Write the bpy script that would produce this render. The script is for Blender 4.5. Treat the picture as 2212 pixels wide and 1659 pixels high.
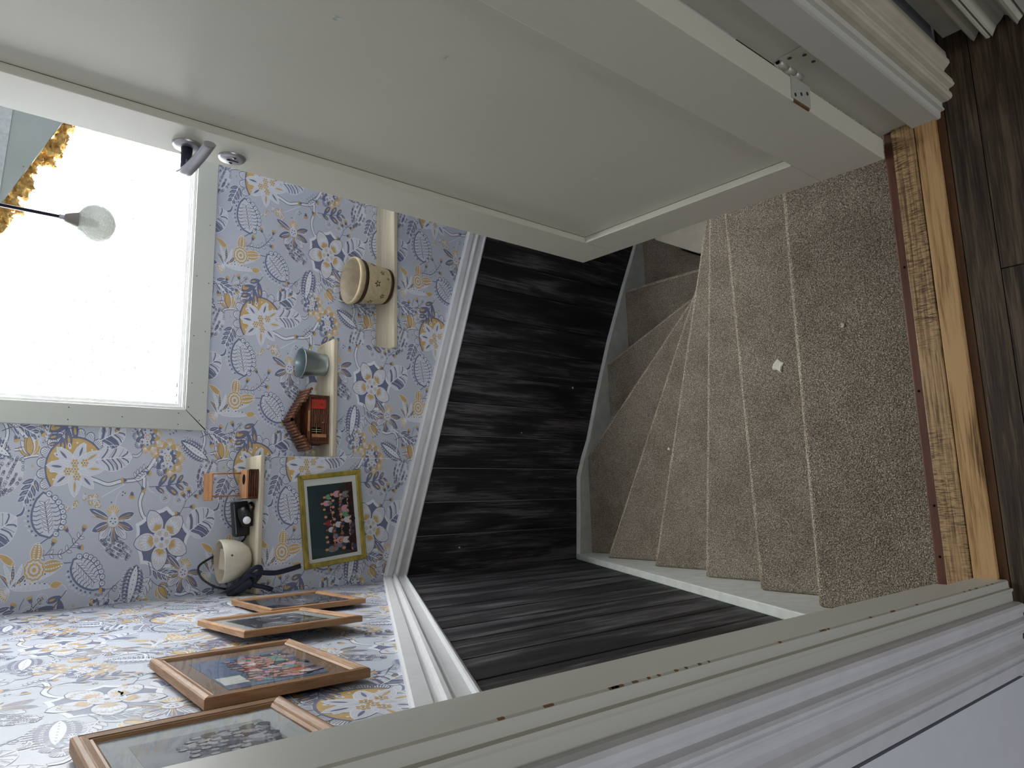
import bpy, bmesh, math, random
import numpy as np
from math import sin, cos, pi, radians, sqrt, atan2
from mathutils import Vector, Matrix
from mathutils.geometry import tessellate_polygon

random.seed(7)
scene = bpy.context.scene
col = scene.collection
for o in list(bpy.data.objects):
    bpy.data.objects.remove(o)

# ------------------------------------------------------------------ camera
YAW, PITCH, ROLL = radians(12.1588), radians(38.2493), radians(83.8639)
EYE = Vector((0.0, 0.0, 1.38))
cam_d = bpy.data.cameras.new('camera')
cam_d.sensor_fit = 'HORIZONTAL'
cam_d.sensor_width = 36.0
cam_d.lens = 1488.55 * 36.0 / 2212.0
cam_d.clip_start = 0.02
cam = bpy.data.objects.new('camera', cam_d)
col.objects.link(cam)
B0 = Matrix(((1, 0, 0), (0, 0, 1), (0, -1, 0)))
Ry = Matrix(((cos(YAW), -sin(YAW), 0), (sin(YAW), cos(YAW), 0), (0, 0, 1)))
Rp = Matrix(((1, 0, 0), (0, cos(PITCH), -sin(PITCH)), (0, sin(PITCH), cos(PITCH))))
Rr = Matrix(((cos(ROLL), -sin(ROLL), 0), (sin(ROLL), cos(ROLL), 0), (0, 0, 1)))
W2C = Rr @ Rp @ B0 @ Ry
cam.matrix_world = Matrix.Translation(EYE) @ W2C.transposed().to_4x4()
scene.camera = cam

# ------------------------------------------------------------------ world, exposure
SKY = 0.26
WINDOW = 13.0
FILL_GLOW = 0.35  # strength of the glowing panel added over the stairs
wd = bpy.data.worlds.new('daylight')
scene.world = wd
wd.use_nodes = True
bg = wd.node_tree.nodes['Background']
bg.inputs[0].default_value = (0.93, 0.96, 1.0, 1)
bg.inputs[1].default_value = SKY
scene.view_settings.view_transform = 'Standard'
scene.view_settings.look = 'None'
scene.view_settings.gamma = 1.0
scene.view_settings.use_curve_mapping = False
scene.view_settings.exposure = 0.52


def area(name, loc, target, sx, sy, power, color):
    d = bpy.data.lights.new(name, 'AREA')
    d.shape = 'RECTANGLE'
    d.size, d.size_y = sx, sy
    d.energy = power
    d.color = color
    o = bpy.data.objects.new(name, d)
    col.objects.link(o)
    o.location = loc
    o.rotation_euler = (Vector(target) - Vector(loc)).to_track_quat('-Z', 'Y').to_euler()
    return o


# added lamp for unseen landing daylight, far behind the camera
area('landing_fill', (-0.55, -4.6, 1.75), (0.1, 0.6, 0.9), 1.8, 1.5, 44, (0.93, 0.96, 1.0))


# ------------------------------------------------------------------ materials
def srgb(r, g, b):
    f = lambda c: c / 12.92 if c <= 0.04045 else ((c + 0.055) / 1.055) ** 2.4
    return (f(r / 255), f(g / 255), f(b / 255), 1)


class NT:
    def __init__(self, name):
        self.m = bpy.data.materials.new(name)
        self.m.use_nodes = True
        self.t = self.m.node_tree
        self.b = self.t.nodes['Principled BSDF']

    def n(self, kind, **kw):
        nd = self.t.nodes.new(kind)
        for k, v in kw.items():
            if k.startswith('i_'):
                key = k[2:]
                key = int(key) if key.isdigit() else key.replace('_', ' ')
                nd.inputs[key].default_value = v
            else:
                setattr(nd, k, v)
        return nd

    def l(self, a, b):
        self.t.links.new(a, b)

    def pos(self, scale=(1, 1, 1), rand=True):
        g = self.n('ShaderNodeNewGeometry')
        mp = self.n('ShaderNodeMapping')
        mp.inputs['Scale'].default_value = scale
        if rand:
            oi = self.n('ShaderNodeObjectInfo')
            ad = self.n('ShaderNodeVectorMath', operation='ADD')
            sc = self.n('ShaderNodeMath', operation='MULTIPLY', i_1=13.7)
            self.l(oi.outputs['Random'], sc.inputs[0])
            self.l(g.outputs['Position'], ad.inputs[0])
            self.l(sc.outputs[0], ad.inputs[1])
            self.l(ad.outputs[0], mp.inputs[0])
        else:
            self.l(g.outputs['Position'], mp.inputs[0])
        return mp.outputs[0]

    def ramp(self, fac, stops):
        r = self.n('ShaderNodeValToRGB')
        e = r.color_ramp.elements
        while len(e) < len(stops):
            e.new(0.5)
        for i, (p, c) in enumerate(stops):
            e[i].position = p
            e[i].color = c
        self.l(fac, r.inputs[0])
        return r.outputs[0]

    def bump(self, fac, strength, dist=0.002):
        bp = self.n('ShaderNodeBump', i_Strength=strength, i_Distance=dist)
        self.l(fac, bp.inputs['Height'])
        self.l(bp.outputs[0], self.b.inputs['Normal'])


def plain(name, c, rough=0.5, spec=0.4, metal=0.0, var=0.06, vscale=9.0, bump=0.0, bscale=300.0):
    t = NT(name)
    b = t.b
    b.inputs['Roughness'].default_value = rough
    b.inputs['Specular IOR Level'].default_value = spec
    b.inputs['Metallic'].default_value = metal
    p = t.pos()
    nz = t.n('ShaderNodeTexNoise', i_Scale=vscale, i_Detail=4.0)
    t.l(p, nz.inputs['Vector'])
    lo = tuple(v * (1 - var) for v in c[:3]) + (1,)
    hi = tuple(min(1, v * (1 + var)) for v in c[:3]) + (1,)
    t.l(t.ramp(nz.outputs['Fac'], [(0.3, lo), (0.7, hi)]), b.inputs['Base Color'])
    if bump:
        n2 = t.n('ShaderNodeTexNoise', i_Scale=bscale, i_Detail=2.0)
        t.l(p, n2.inputs['Vector'])
        t.bump(n2.outputs['Fac'], bump, 0.001)
    return t.m


def wood(name, dark, light, axis, fine=170.0, along=6.0, rough=0.5, spec=0.3, bump=0.15, mix=(0.35, 0.68), knots=0.0, mid=None):
    """grain running along one world axis"""
    t = NT(name)
    sc = [fine, fine, fine]
    sc[axis] = along
    p = t.pos(tuple(sc))
    nz = t.n('ShaderNodeTexNoise', i_Scale=1.0, i_Detail=5.0, i_Roughness=0.65, i_Distortion=0.6)
    t.l(p, nz.inputs['Vector'])
    sc2 = [fine * 0.13] * 3
    sc2[axis] = along * 0.35
    p2 = t.pos(tuple(sc2))
    n2 = t.n('ShaderNodeTexNoise', i_Scale=1.0, i_Detail=3.0, i_Distortion=1.2)
    t.l(p2, n2.inputs['Vector'])
    mx = t.n('ShaderNodeMath', operation='ADD')
    m1 = t.n('ShaderNodeMath', operation='MULTIPLY', i_1=0.55)
    m2 = t.n('ShaderNodeMath', operation='MULTIPLY', i_1=0.45)
    t.l(nz.outputs['Fac'], m1.inputs[0])
    t.l(n2.outputs['Fac'], m2.inputs[0])
    t.l(m1.outputs[0], mx.inputs[0])
    t.l(m2.outputs[0], mx.inputs[1])
    st = [(mix[0], dark), (mix[1], light)]
    if mid:
        st = [(mix[0], dark), ((mix[0] + mix[1]) / 2, mid), (mix[1], light)]
    t.l(t.ramp(mx.outputs[0], st), t.b.inputs['Base Color'])
    t.b.inputs['Roughness'].default_value = rough
    t.b.inputs['Specular IOR Level'].default_value = spec
    if bump:
        t.bump(nz.outputs['Fac'], bump, 0.001)
    return t.m


M = {}
M['door_paint'] = plain('cream_white_gloss_paint', srgb(202, 199, 184), 0.42, 0.45, var=0.02, vscale=3, bump=0.02, bscale=500)
M['trim_white'] = plain('cool_white_trim_paint', srgb(222, 222, 222), 0.45, 0.45, var=0.04, vscale=25)
M['casing_paint'] = plain('landing_casing_white_paint', srgb(204, 203, 206), 0.42, 0.45, var=0.05, vscale=20)
M['jamb_paint'] = plain('grey_cream_frame_paint', srgb(192, 190, 180), 0.42, 0.45, var=0.02, vscale=3)
M['trim_old'] = plain('aged_white_trim_paint', srgb(186, 179, 160), 0.5, 0.35, var=0.08, vscale=18, bump=0.1, bscale=160)
M['wall_white'] = plain('white_wall_paint', srgb(208, 210, 217), 0.6, 0.3, var=0.02, vscale=30)
M['rough_white'] = plain('rough_white_plaster', srgb(178, 173, 160), 0.8, 0.2, var=0.12, vscale=14, bump=0.4, bscale=120)
M['stringer'] = plain('scuffed_white_stringer', srgb(214, 216, 208), 0.5, 0.4, var=0.1, vscale=22)
M['casing_white'] = plain('window_casing_white', srgb(192, 195, 186), 0.4, 0.4, var=0.02, vscale=8)
M['paper'] = plain('lilac_grey_wallpaper', srgb(193, 198, 208), 0.40, 0.5, var=0.03, vscale=4)
M['p_navy'] = plain('wallpaper_slate_blue_print', srgb(112, 118, 146), 0.40, 0.5, var=0.05, vscale=60)
M['p_gold'] = plain('wallpaper_ochre_print', srgb(203, 171, 112), 0.40, 0.5, var=0.08, vscale=80)
M['p_white'] = plain('wallpaper_white_print', srgb(228, 231, 236), 0.40, 0.5, var=0.02, vscale=40)
M['p_pale'] = plain('wallpaper_pale_print', srgb(213, 216, 224), 0.40, 0.5, var=0.02, vscale=40)
M['p_ink'] = plain('wallpaper_dark_line_print', srgb(88, 93, 117), 0.40, 0.5, var=0.05, vscale=60)
M['grime'] = plain('brown_paint_chip', srgb(105, 78, 52), 0.8, 0.1, var=0.2, vscale=90)
M['black'] = plain('black_gap', srgb(14, 14, 13), 0.8, 0.1)


def plank_mat():
    t = NT('charred_black_plank')
    p = t.pos((1, 1, 1))
    mp = t.n('ShaderNodeMapping')
    mp.inputs['Scale'].default_value = (150, 150, 4.0)
    t.l(p, mp.inputs[0])
    nz = t.n('ShaderNodeTexNoise', i_Scale=1.0, i_Detail=6.0, i_Roughness=0.7, i_Distortion=1.4)
    t.l(mp.outputs[0], nz.inputs['Vector'])
    mp2 = t.n('ShaderNodeMapping')
    mp2.inputs['Scale'].default_value = (16, 16, 2.0)
    t.l(p, mp2.inputs[0])
    n2 = t.n('ShaderNodeTexNoise', i_Scale=1.0, i_Detail=3.0, i_Distortion=0.8)
    t.l(mp2.outputs[0], n2.inputs['Vector'])
    mu = t.n('ShaderNodeMath', operation='MULTIPLY')
    t.l(nz.outputs['Fac'], mu.inputs[0])
    t.l(n2.outputs['Fac'], mu.inputs[1])
    c = t.ramp(mu.outputs[0], [(0.17, srgb(18, 18, 20)), (0.26, srgb(42, 41, 43)), (0.37, srgb(98, 94, 96))])
    t.l(c, t.b.inputs['Base Color'])
    t.b.inputs['Roughness'].default_value = 0.62
    t.b.inputs['Specular IOR Level'].default_value = 0.35
    t.bump(nz.outputs['Fac'], 0.5, 0.002)
    return t.m


M['plank'] = plank_mat()


def carpet_mat(name='speckled_brown_carpet', k=1.0):
    t = NT(name)
    p0 = t.pos((1, 1, 1), rand=False)
    mr = t.n('ShaderNodeMapping')
    mr.inputs['Rotation'].default_value = (0.52, 0.31, 0.2)
    t.l(p0, mr.inputs[0])
    p = mr.outputs[0]
    nz = t.n('ShaderNodeTexNoise', i_Scale=400.0, i_Detail=2.0, i_Roughness=0.7)
    t.l(p, nz.inputs['Vector'])
    vo = t.n('ShaderNodeTexVoronoi', i_Scale=290.0)
    t.l(p, vo.inputs['Vector'])
    big = t.n('ShaderNodeTexNoise', i_Scale=9.0, i_Detail=5.0, i_Roughness=0.6)
    t.l(p, big.inputs['Vector'])
    c = t.ramp(nz.outputs['Fac'], [(0.33, srgb(84 * k, 75 * k, 63 * k)), (0.5, srgb(136 * k, 125 * k, 109 * k)), (0.66, srgb(min(250, 206 * k), min(246, 196 * k), min(240, 180 * k)))])
    c2 = t.ramp(big.outputs['Fac'], [(0.32, (0.78, 0.77, 0.75, 1)), (0.6, (1, 1, 1, 1))])
    mx = t.n('ShaderNodeMix', data_type='RGBA', blend_type='MULTIPLY')
    mx.inputs[0].default_value = 1.0
    t.l(c, mx.inputs[6])
    t.l(c2, mx.inputs[7])
    t.l(mx.outputs[2], t.b.inputs['Base Color'])
    t.b.inputs['Roughness'].default_value = 1.0
    t.b.inputs['Specular IOR Level'].default_value = 0.05
    ad = t.n('ShaderNodeMath', operation='SUBTRACT')
    t.l(nz.outputs['Fac'], ad.inputs[0])
    t.l(vo.outputs['Distance'], ad.inputs[1])
    t.bump(ad.outputs[0], 0.55, 0.004)
    return t.m


M['carpet'] = carpet_mat()
M['carpet_worn_lit'] = carpet_mat('worn_lit_carpet_edge', 1.22)  # lighter pile: wear plus light painted into the nosing edges
M['oak'] = wood('honey_oak', srgb(92, 66, 40), srgb(188, 152, 106), 0, fine=260, along=9, bump=0.25, mix=(0.36, 0.54), mid=srgb(162, 126, 82))


def worn_oak():
    t = NT('worn_oak_with_dark_scratches')
    p = t.pos((8, 190, 190))
    nz = t.n('ShaderNodeTexNoise', i_Scale=1.0, i_Detail=5.0, i_Roughness=0.7, i_Distortion=0.5)
    t.l(p, nz.inputs['Vector'])
    p2 = t.pos((620, 55, 55))
    n2 = t.n('ShaderNodeTexNoise', i_Scale=1.0, i_Detail=4.0, i_Roughness=0.7)
    t.l(p2, n2.inputs['Vector'])
    p3 = t.pos((7, 20, 20))
    n3 = t.n('ShaderNodeTexNoise', i_Scale=1.0, i_Detail=2.0)
    t.l(p3, n3.inputs['Vector'])
    c = t.ramp(nz.outputs['Fac'], [(0.36, srgb(98, 70, 40)), (0.56, srgb(184, 150, 104))])
    k = t.ramp(n2.outputs['Fac'], [(0.42, (0.2, 0.18, 0.15, 1)), (0.52, (1, 1, 1, 1))])
    w = t.ramp(n3.outputs['Fac'], [(0.36, (0.1, 0.1, 0.1, 1)), (0.55, (1, 1, 1, 1))])
    mx = t.n('ShaderNodeMix', data_type='RGBA', blend_type='MULTIPLY')
    t.l(w, mx.inputs[0])
    t.l(c, mx.inputs[6])
    t.l(k, mx.inputs[7])
    t.l(mx.outputs[2], t.b.inputs['Base Color'])
    t.b.inputs['Roughness'].default_value = 0.55
    t.bump(nz.outputs['Fac'], 0.2, 0.001)
    return t.m


M['worn_oak'] = worn_oak()
M['red_wood'] = wood('red_brown_painted_wood', srgb(78, 48, 36), srgb(124, 84, 66), 0, fine=120, along=8)
M['brown_wood'] = wood('dark_stained_threshold', srgb(62, 40, 22), srgb(112, 76, 44), 0, fine=120, along=8)
M['laminate'] = wood('grey_brown_laminate', srgb(34, 28, 22), srgb(92, 79, 63), 0, fine=260, along=9, rough=0.5, bump=0.3, mix=(0.36, 0.6), mid=srgb(62, 51, 40))
M['pine'] = wood('raw_pine', srgb(178, 166, 140), srgb(216, 208, 186), 0, fine=70, along=3, rough=0.65, spec=0.2, bump=0.1)
M['frame_wood'] = wood('picture_frame_oak', srgb(124, 86, 54), srgb(190, 148, 108), 2, fine=160, along=14, bump=0.1, mix=(0.3, 0.62))
M['frame_wood_y'] = wood('picture_frame_oak_long', srgb(124, 86, 54), srgb(190, 148, 108), 1, fine=160, along=14, bump=0.1, mix=(0.3, 0.62))
M['gold_frame'] = wood('gilt_frame', srgb(104, 88, 26), srgb(186, 166, 66), 0, fine=60, along=20, rough=0.5, spec=0.5, bump=0.1)
M['toy_wood'] = wood('reddish_toy_wood', srgb(66, 38, 25), srgb(126, 80, 56), 0, fine=260, along=30, bump=0.1)
M['toy_dark'] = wood('dark_toy_wood', srgb(46, 25, 15), srgb(110, 62, 38), 0, fine=260, along=30, bump=0.1)
M['toy_pale'] = wood('pale_toy_wood', srgb(150, 102, 66), srgb(196, 148, 106), 0, fine=200, along=20, bump=0.05)
M['zinc'] = plain('galvanised_zinc', srgb(168, 182, 184), 0.34, 0.5, metal=0.9, var=0.14, vscale=40)
M['terracotta'] = plain('speckled_cream_pot', srgb(202, 184, 146), 0.6, 0.3, var=0.14, vscale=60)
M['pot_inside'] = plain('pot_inside_dusty', srgb(196, 184, 162), 0.8, 0.2, var=0.16, vscale=30)
M['pot_band'] = plain('dark_brown_band', srgb(60, 44, 24), 0.5, 0.3, var=0.2, vscale=60)
M['ceramic'] = plain('cream_stoneware', srgb(218, 212, 190), 0.5, 0.35, var=0.05, vscale=90)
M['navy_leather'] = plain('navy_leather', srgb(24, 30, 48), 0.5, 0.4, var=0.25, vscale=50, bump=0.3, bscale=240)
M['black_plastic'] = plain('black_plastic', srgb(20, 21, 22), 0.35, 0.5, var=0.1)
M['lens'] = plain('white_lens', srgb(228, 230, 232), 0.3, 0.5, var=0.01)
M['strip'] = plain('grey_strip', srgb(120, 128, 130), 0.2, 0.5, var=0.05)
M['red'] = plain('red_sticker', srgb(184, 44, 32), 0.5, 0.3, var=0.05)
M['cream_line'] = plain('cream_glazing_bar', srgb(224, 212, 160), 0.5, 0.3)
M['metal'] = plain('satin_steel', srgb(172, 172, 174), 0.35, 0.5, metal=0.85, var=0.05)
M['dark_metal'] = plain('dark_rod', srgb(62, 62, 78), 0.3, 0.5, metal=0.7, var=0.05)
M['hinge'] = plain('painted_hinge_steel', srgb(190, 188, 178), 0.4, 0.45, metal=0.3, var=0.05)
M['lamp_cap'] = plain('grey_brown_lamp_cap', srgb(128, 122, 112), 0.45, 0.4)
M['board'] = plain('grey_white_board', srgb(178, 186, 178), 0.6, 0.3, var=0.03)
M['textured'] = plain('textured_ceiling_paper', srgb(206, 210, 206), 0.8, 0.2, var=0.1, vscale=90, bump=0.4, bscale=260)
M['paper_scrap'] = plain('torn_paper', srgb(222, 222, 204), 0.8, 0.2, var=0.15, vscale=60)
M['rust'] = plain('rusty_nail', srgb(112, 60, 34), 0.7, 0.3, var=0.2, vscale=200)
M['mat_white'] = plain('white_mount_card', srgb(214, 217, 210), 0.7, 0.2, var=0.02)
M['mat_brown'] = plain('brown_mount_card', srgb(134, 110, 88), 0.7, 0.2, var=0.06, vscale=40)


def wool_mat():
    t = NT('yellow_mineral_wool')
    p = t.pos((1, 1, 1))
    nz = t.n('ShaderNodeTexNoise', i_Scale=60.0, i_Detail=6.0, i_Roughness=0.7)
    t.l(p, nz.inputs['Vector'])
    c = t.ramp(nz.outputs['Fac'], [(0.3, srgb(150, 100, 34)), (0.5, srgb(214, 172, 96)), (0.7, srgb(244, 222, 168))])
    t.l(c, t.b.inputs['Base Color'])
    t.b.inputs['Roughness'].default_value = 1.0
    t.b.inputs['Subsurface Weight'].default_value = 0.4
    t.b.inputs['Subsurface Radius'].default_value = (0.02, 0.015, 0.008)
    t.bump(nz.outputs['Fac'], 1.0, 0.006)
    return t.m


M['wool'] = wool_mat()


def pane_mat():
    """frosted, lace-patterned window film lit from outside by an overcast sky"""
    t = NT('frosted_lace_window_film')
    p = t.pos((1, 1, 1), rand=False)
    sp = t.n('ShaderNodeSeparateXYZ')
    t.l(p, sp.inputs[0])

    def mth(op, a, b=None):
        n = t.n('ShaderNodeMath', operation=op)
        for k, v in ((0, a), (1, b)):
            if v is None:
                continue
            if isinstance(v, (int, float)):
                n.inputs[k].default_value = v
            else:
                t.l(v, n.inputs[k])
        return n.outputs[0]

    brk = t.n('ShaderNodeTexNoise', i_Scale=70.0, i_Detail=3.0)
    t.l(p, brk.inputs['Vector'])
    big = t.n('ShaderNodeTexNoise', i_Scale=9.0, i_Detail=2.0)
    t.l(p, big.inputs['Vector'])
    tot = None
    for ang, pitch in ((57, 0.034), (-57, 0.034), (57, 0.0113), (-57, 0.0113)):
        a = radians(ang)
        d = mth('ADD', mth('MULTIPLY', sp.outputs[0], cos(a) / pitch), mth('MULTIPLY', sp.outputs[2], sin(a) / pitch))
        f = mth('FRACT', d)
        ln = mth('LESS_THAN', f, 0.06 if pitch > 0.02 else 0.12)
        ln = mth('MULTIPLY', ln, mth('GREATER_THAN', brk.outputs['Fac'], 0.42 if pitch > 0.02 else 0.50))
        tot = ln if tot is None else mth('MAXIMUM', tot, ln)
    vo = t.n('ShaderNodeTexVoronoi', i_Scale=95.0, feature='DISTANCE_TO_EDGE')
    t.l(p, vo.inputs['Vector'])
    flo = mth('MULTIPLY', mth('LESS_THAN', vo.outputs['Distance'], 0.07), mth('GREATER_THAN', brk.outputs['Fac'], 0.52))
    tot = mth('MAXIMUM', tot, flo)
    tot = mth('MULTIPLY', tot, mth('GREATER_THAN', big.outputs['Fac'], 0.33))
    lum = mth('SUBTRACT', 1.0, mth('MULTIPLY', tot, 0.965))
    tint = t.n('ShaderNodeMix', data_type='RGBA', blend_type='MIX')
    t.l(lum, tint.inputs[0])
    tint.inputs[6].default_value = (0, 0, 0, 1)
    tint.inputs[7].default_value = (0.95, 0.98, 1.0, 1)
    t.l(tint.outputs[2], t.b.inputs['Emission Color'])
    t.b.inputs['Emission Strength'].default_value = WINDOW
    t.b.inputs['Base Color'].default_value = (0.3, 0.31, 0.32, 1)
    t.b.inputs['Roughness'].default_value = 0.4
    return t.m


M['pane'] = pane_mat()
_t = NT('added_ceiling_glow')  # glowing surface of the added ceiling panel
_t.b.inputs['Base Color'].default_value = (0.8, 0.8, 0.8, 1)
_t.b.inputs['Emission Color'].default_value = (0.94, 0.97, 1.0, 1)
_t.b.inputs['Emission Strength'].default_value = FILL_GLOW
M['fill_pane'] = _t.m


def glass_mat(name, tint=(1, 1, 1, 1), rough=0.02, alpha=0.12):
    t = NT(name)
    t.b.inputs['Base Color'].default_value = tint
    t.b.inputs['Roughness'].default_value = rough
    t.b.inputs['Alpha'].default_value = alpha
    t.b.inputs['Specular IOR Level'].default_value = 0.6
    return t.m


def picture_glass():
    t = NT('picture_glass')
    t.t.nodes.remove(t.b)
    fr0 = t.n('ShaderNodeFresnel', i_IOR=1.45)
    ge = t.n('ShaderNodeNewGeometry')
    iv = t.n('ShaderNodeMath', operation='SUBTRACT', i_0=1.0)
    fr = t.n('ShaderNodeMath', operation='MULTIPLY')
    t.l(ge.outputs['Backfacing'], iv.inputs[1])
    t.l(fr0.outputs[0], fr.inputs[0])
    t.l(iv.outputs[0], fr.inputs[1])
    gl = t.n('ShaderNodeBsdfGlossy', i_Roughness=0.03)
    tr = t.n('ShaderNodeBsdfTransparent')
    mx = t.n('ShaderNodeMixShader')
    t.l(fr.outputs[0], mx.inputs[0])
    t.l(tr.outputs[0], mx.inputs[1])
    t.l(gl.outputs[0], mx.inputs[2])
    t.l(mx.outputs[0], t.t.nodes['Material Output'].inputs['Surface'])
    return t.m


M['pic_glass'] = picture_glass()


def globe_mat():
    t = NT('bubbled_frosted_glass')
    p = t.pos((1, 1, 1))
    nz = t.n('ShaderNodeTexNoise', i_Scale=150.0, i_Detail=3.0)
    t.l(p, nz.inputs['Vector'])
    bp = t.n('ShaderNodeBump', i_Strength=0.9, i_Distance=0.004)
    t.l(nz.outputs['Fac'], bp.inputs['Height'])
    tr = t.n('ShaderNodeBsdfTranslucent')
    tr.inputs[0].default_value = srgb(196, 198, 192)
    df = t.n('ShaderNodeBsdfDiffuse')
    df.inputs[0].default_value = srgb(206, 207, 200)
    gl = t.n('ShaderNodeBsdfGlossy', i_Roughness=0.12)
    cl = t.n('ShaderNodeBsdfTransparent')
    for q in (tr, df, gl):
        t.l(bp.outputs[0], q.inputs['Normal'])
    out = tr.outputs[0]
    for sh, f in ((df, 0.35), (gl, 0.06), (cl, 0.05)):
        mx = t.n('ShaderNodeMixShader')
        mx.inputs[0].default_value = f
        t.l(out, mx.inputs[1])
        t.l(sh.outputs[0], mx.inputs[2])
        out = mx.outputs[0]
    t.t.nodes.remove(t.b)
    t.l(out, t.t.nodes['Material Output'].inputs['Surface'])
    return t.m


M['globe'] = globe_mat()


# ------------------------------------------------------------------ building helpers
class MB:
    def __init__(self):
        self.v, self.f, self.m, self.s = [], [], [], []

    def add(self, vs, fs, mi=0, smooth=False):
        o = len(self.v)
        self.v += [tuple(p) for p in vs]
        for f in fs:
            self.f.append(tuple(i + o for i in f))
            self.m.append(mi)
            self.s.append(smooth)
        return self

    def box(self, lo, hi, mi=0):
        x0, y0, z0 = lo
        x1, y1, z1 = hi
        return self.add([(x0, y0, z0), (x1, y0, z0), (x1, y1, z0), (x0, y1, z0), (x0, y0, z1), (x1, y0, z1), (x1, y1, z1), (x0, y1, z1)],
                        [(3, 2, 1, 0), (4, 5, 6, 7), (0, 1, 5, 4), (1, 2, 6, 5), (2, 3, 7, 6), (3, 0, 4, 7)], mi)

    def hexa(self, a, b, mi=0):
        """two quads joined"""
        return self.add(list(a) + list(b), [(3, 2, 1, 0), (4, 5, 6, 7), (0, 1, 5, 4), (1, 2, 6, 5), (2, 3, 7, 6), (3, 0, 4, 7)], mi)

    def prism(self, poly, off, mi=0):
        """poly: 3d points; extruded by vector off"""
        n = len(poly)
        q = [(p[0] + off[0], p[1] + off[1], p[2] + off[2]) for p in poly]
        fs = [tuple(range(n - 1, -1, -1)), tuple(range(n, 2 * n))]
        fs += [(i, (i + 1) % n, n + (i + 1) % n, n + i) for i in range(n)]
        return self.add(list(poly) + q, fs, mi)

    def loft(self, rings, closed=True, caps=True, mi=0, smooth=True):
        n = len(rings[0])
        vs = [p for r in rings for p in r]
        fs = []
        for k in range(len(rings) - 1):
            for i in range(n if closed else n - 1):
                j = (i + 1) % n
                fs.append((k * n + i, k * n + j, (k + 1) * n + j, (k + 1) * n + i))
        self.add(vs, fs, mi, smooth)
        if caps:
            o = len(self.v) - len(vs)
            self.f.append(tuple(o + i for i in range(n - 1, -1, -1)))
            self.m.append(mi)
            self.s.append(False)
            self.f.append(tuple(o + (len(rings) - 1) * n + i for i in range(n)))
            self.m.append(mi)
            self.s.append(False)
        return self

    def lathe(self, prof, c, axis=(0, 0, 1), seg=32, mi=0, smooth=True, caps=False):
        ax = Vector(axis).normalized()
        t = Vector((1, 0, 0)) if abs(ax.x) < 0.8 else Vector((0, 1, 0))
        e1 = (t - ax * t.dot(ax)).normalized()
        e2 = ax.cross(e1)
        rings = []
        for r, h in prof:
            rings.append([tuple(Vector(c) + ax * h + (e1 * cos(2 * pi * i / seg) + e2 * sin(2 * pi * i / seg)) * r) for i in range(seg)])
        return self.loft(rings, True, caps, mi, smooth)

    def tube(self, pts, r, seg=8, mi=0, flat=None, caps=True):
        pts = [Vector(p) for p in pts]
        rings = []
        up = Vector((0, 0, 1))
        prev = None
        for i, p in enumerate(pts):
            d = (pts[min(i + 1, len(pts) - 1)] - pts[max(i - 1, 0)]).normalized()
            if prev is None:
                t = up if abs(d.dot(up)) < 0.9 else Vector((1, 0, 0))
                e1 = (t - d * t.dot(d)).normalized()
            else:
                e1 = (prev - d * prev.dot(d)).normalized()
            prev = e1
            e2 = d.cross(e1)
            rr = r[i] if isinstance(r, (list, tuple)) else r
            k = flat if flat else 1.0
            rings.append([tuple(p + e1 * cos(2 * pi * j / seg) * rr + e2 * sin(2 * pi * j / seg) * rr * k) for j in range(seg)])
        return self.loft(rings, True, caps, mi, True)

    def disc(self, c, e1, e2, r1, r2=None, n=14, mi=0):
        r2 = r2 or r1
        c, e1, e2 = Vector(c), Vector(e1), Vector(e2)
        return self.add([tuple(c + e1 * cos(2 * pi * i / n) * r1 + e2 * sin(2 * pi * i / n) * r2) for i in range(n)], [tuple(range(n))], mi)

    def build(self, name, mats, parent=None, bevel=0.0, segs=2, recalc=True):
        if not isinstance(mats, (list, tuple)):
            mats = [mats]
        v = np.array(self.v, float)
        if parent is None:
            lo, hi = v.min(0), v.max(0)
            org = np.array([(lo[0] + hi[0]) / 2, (lo[1] + hi[1]) / 2, lo[2]])
        else:
            org = np.array(wloc(parent))
        me = bpy.data.meshes.new(name)
        me.from_pydata([tuple(p) for p in (v - org)], [], self.f)
        for m in mats:
            me.materials.append(M[m] if isinstance(m, str) else m)
        me.polygons.foreach_set('material_index', self.m)
        me.polygons.foreach_set('use_smooth', self.s)
        if recalc or bevel:
            bm = bmesh.new()
            bm.from_mesh(me)
            if bevel:
                bmesh.ops.remove_doubles(bm, verts=bm.verts, dist=1e-6)
                ed = [e for e in bm.edges if len(e.link_faces) == 2 and e.calc_face_angle(0) > 0.5]
                bmesh.ops.bevel(bm, geom=ed, offset=bevel, segments=segs, profile=0.5, affect='EDGES')
            if recalc:
                bmesh.ops.recalc_face_normals(bm, faces=bm.faces)
            bm.to_mesh(me)
            bm.free()
        me.update()
        o = bpy.data.objects.new(name, me)
        col.objects.link(o)
        if parent is None:
            o.location = org
        else:
            o.parent = parent
        o['_w'] = tuple(float(x) for x in org)
        return o


def wloc(o):
    return tuple(o['_w'])


def empty(name, loc):
    o = bpy.data.objects.new(name, None)
    o.empty_display_size = 0.05
    col.objects.link(o)
    o.location = loc
    o['_w'] = tuple(float(x) for x in loc)
    return o


def tag(o, label, cat=None, group=None, kind=None):
    o['label'] = label
    if cat:
        o['category'] = cat
    if group:
        o['group'] = group
    if kind:
        o['kind'] = kind
    return o


def spline(pts, n=8):
    P = [np.array(p, float) for p in pts]
    P = [2 * P[0] - P[1]] + P + [2 * P[-1] - P[-2]]
    out = []
    for i in range(1, len(P) - 2):
        for k in range(n):
            t = k / n
            a, b, c, d = P[i - 1], P[i], P[i + 1], P[i + 2]
            out.append(0.5 * ((2 * b) + (-a + c) * t + (2 * a - 5 * b + 4 * c - d) * t * t + (-a + 3 * b - 3 * c + d) * t ** 3))
    out.append(P[-2])
    return out


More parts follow.
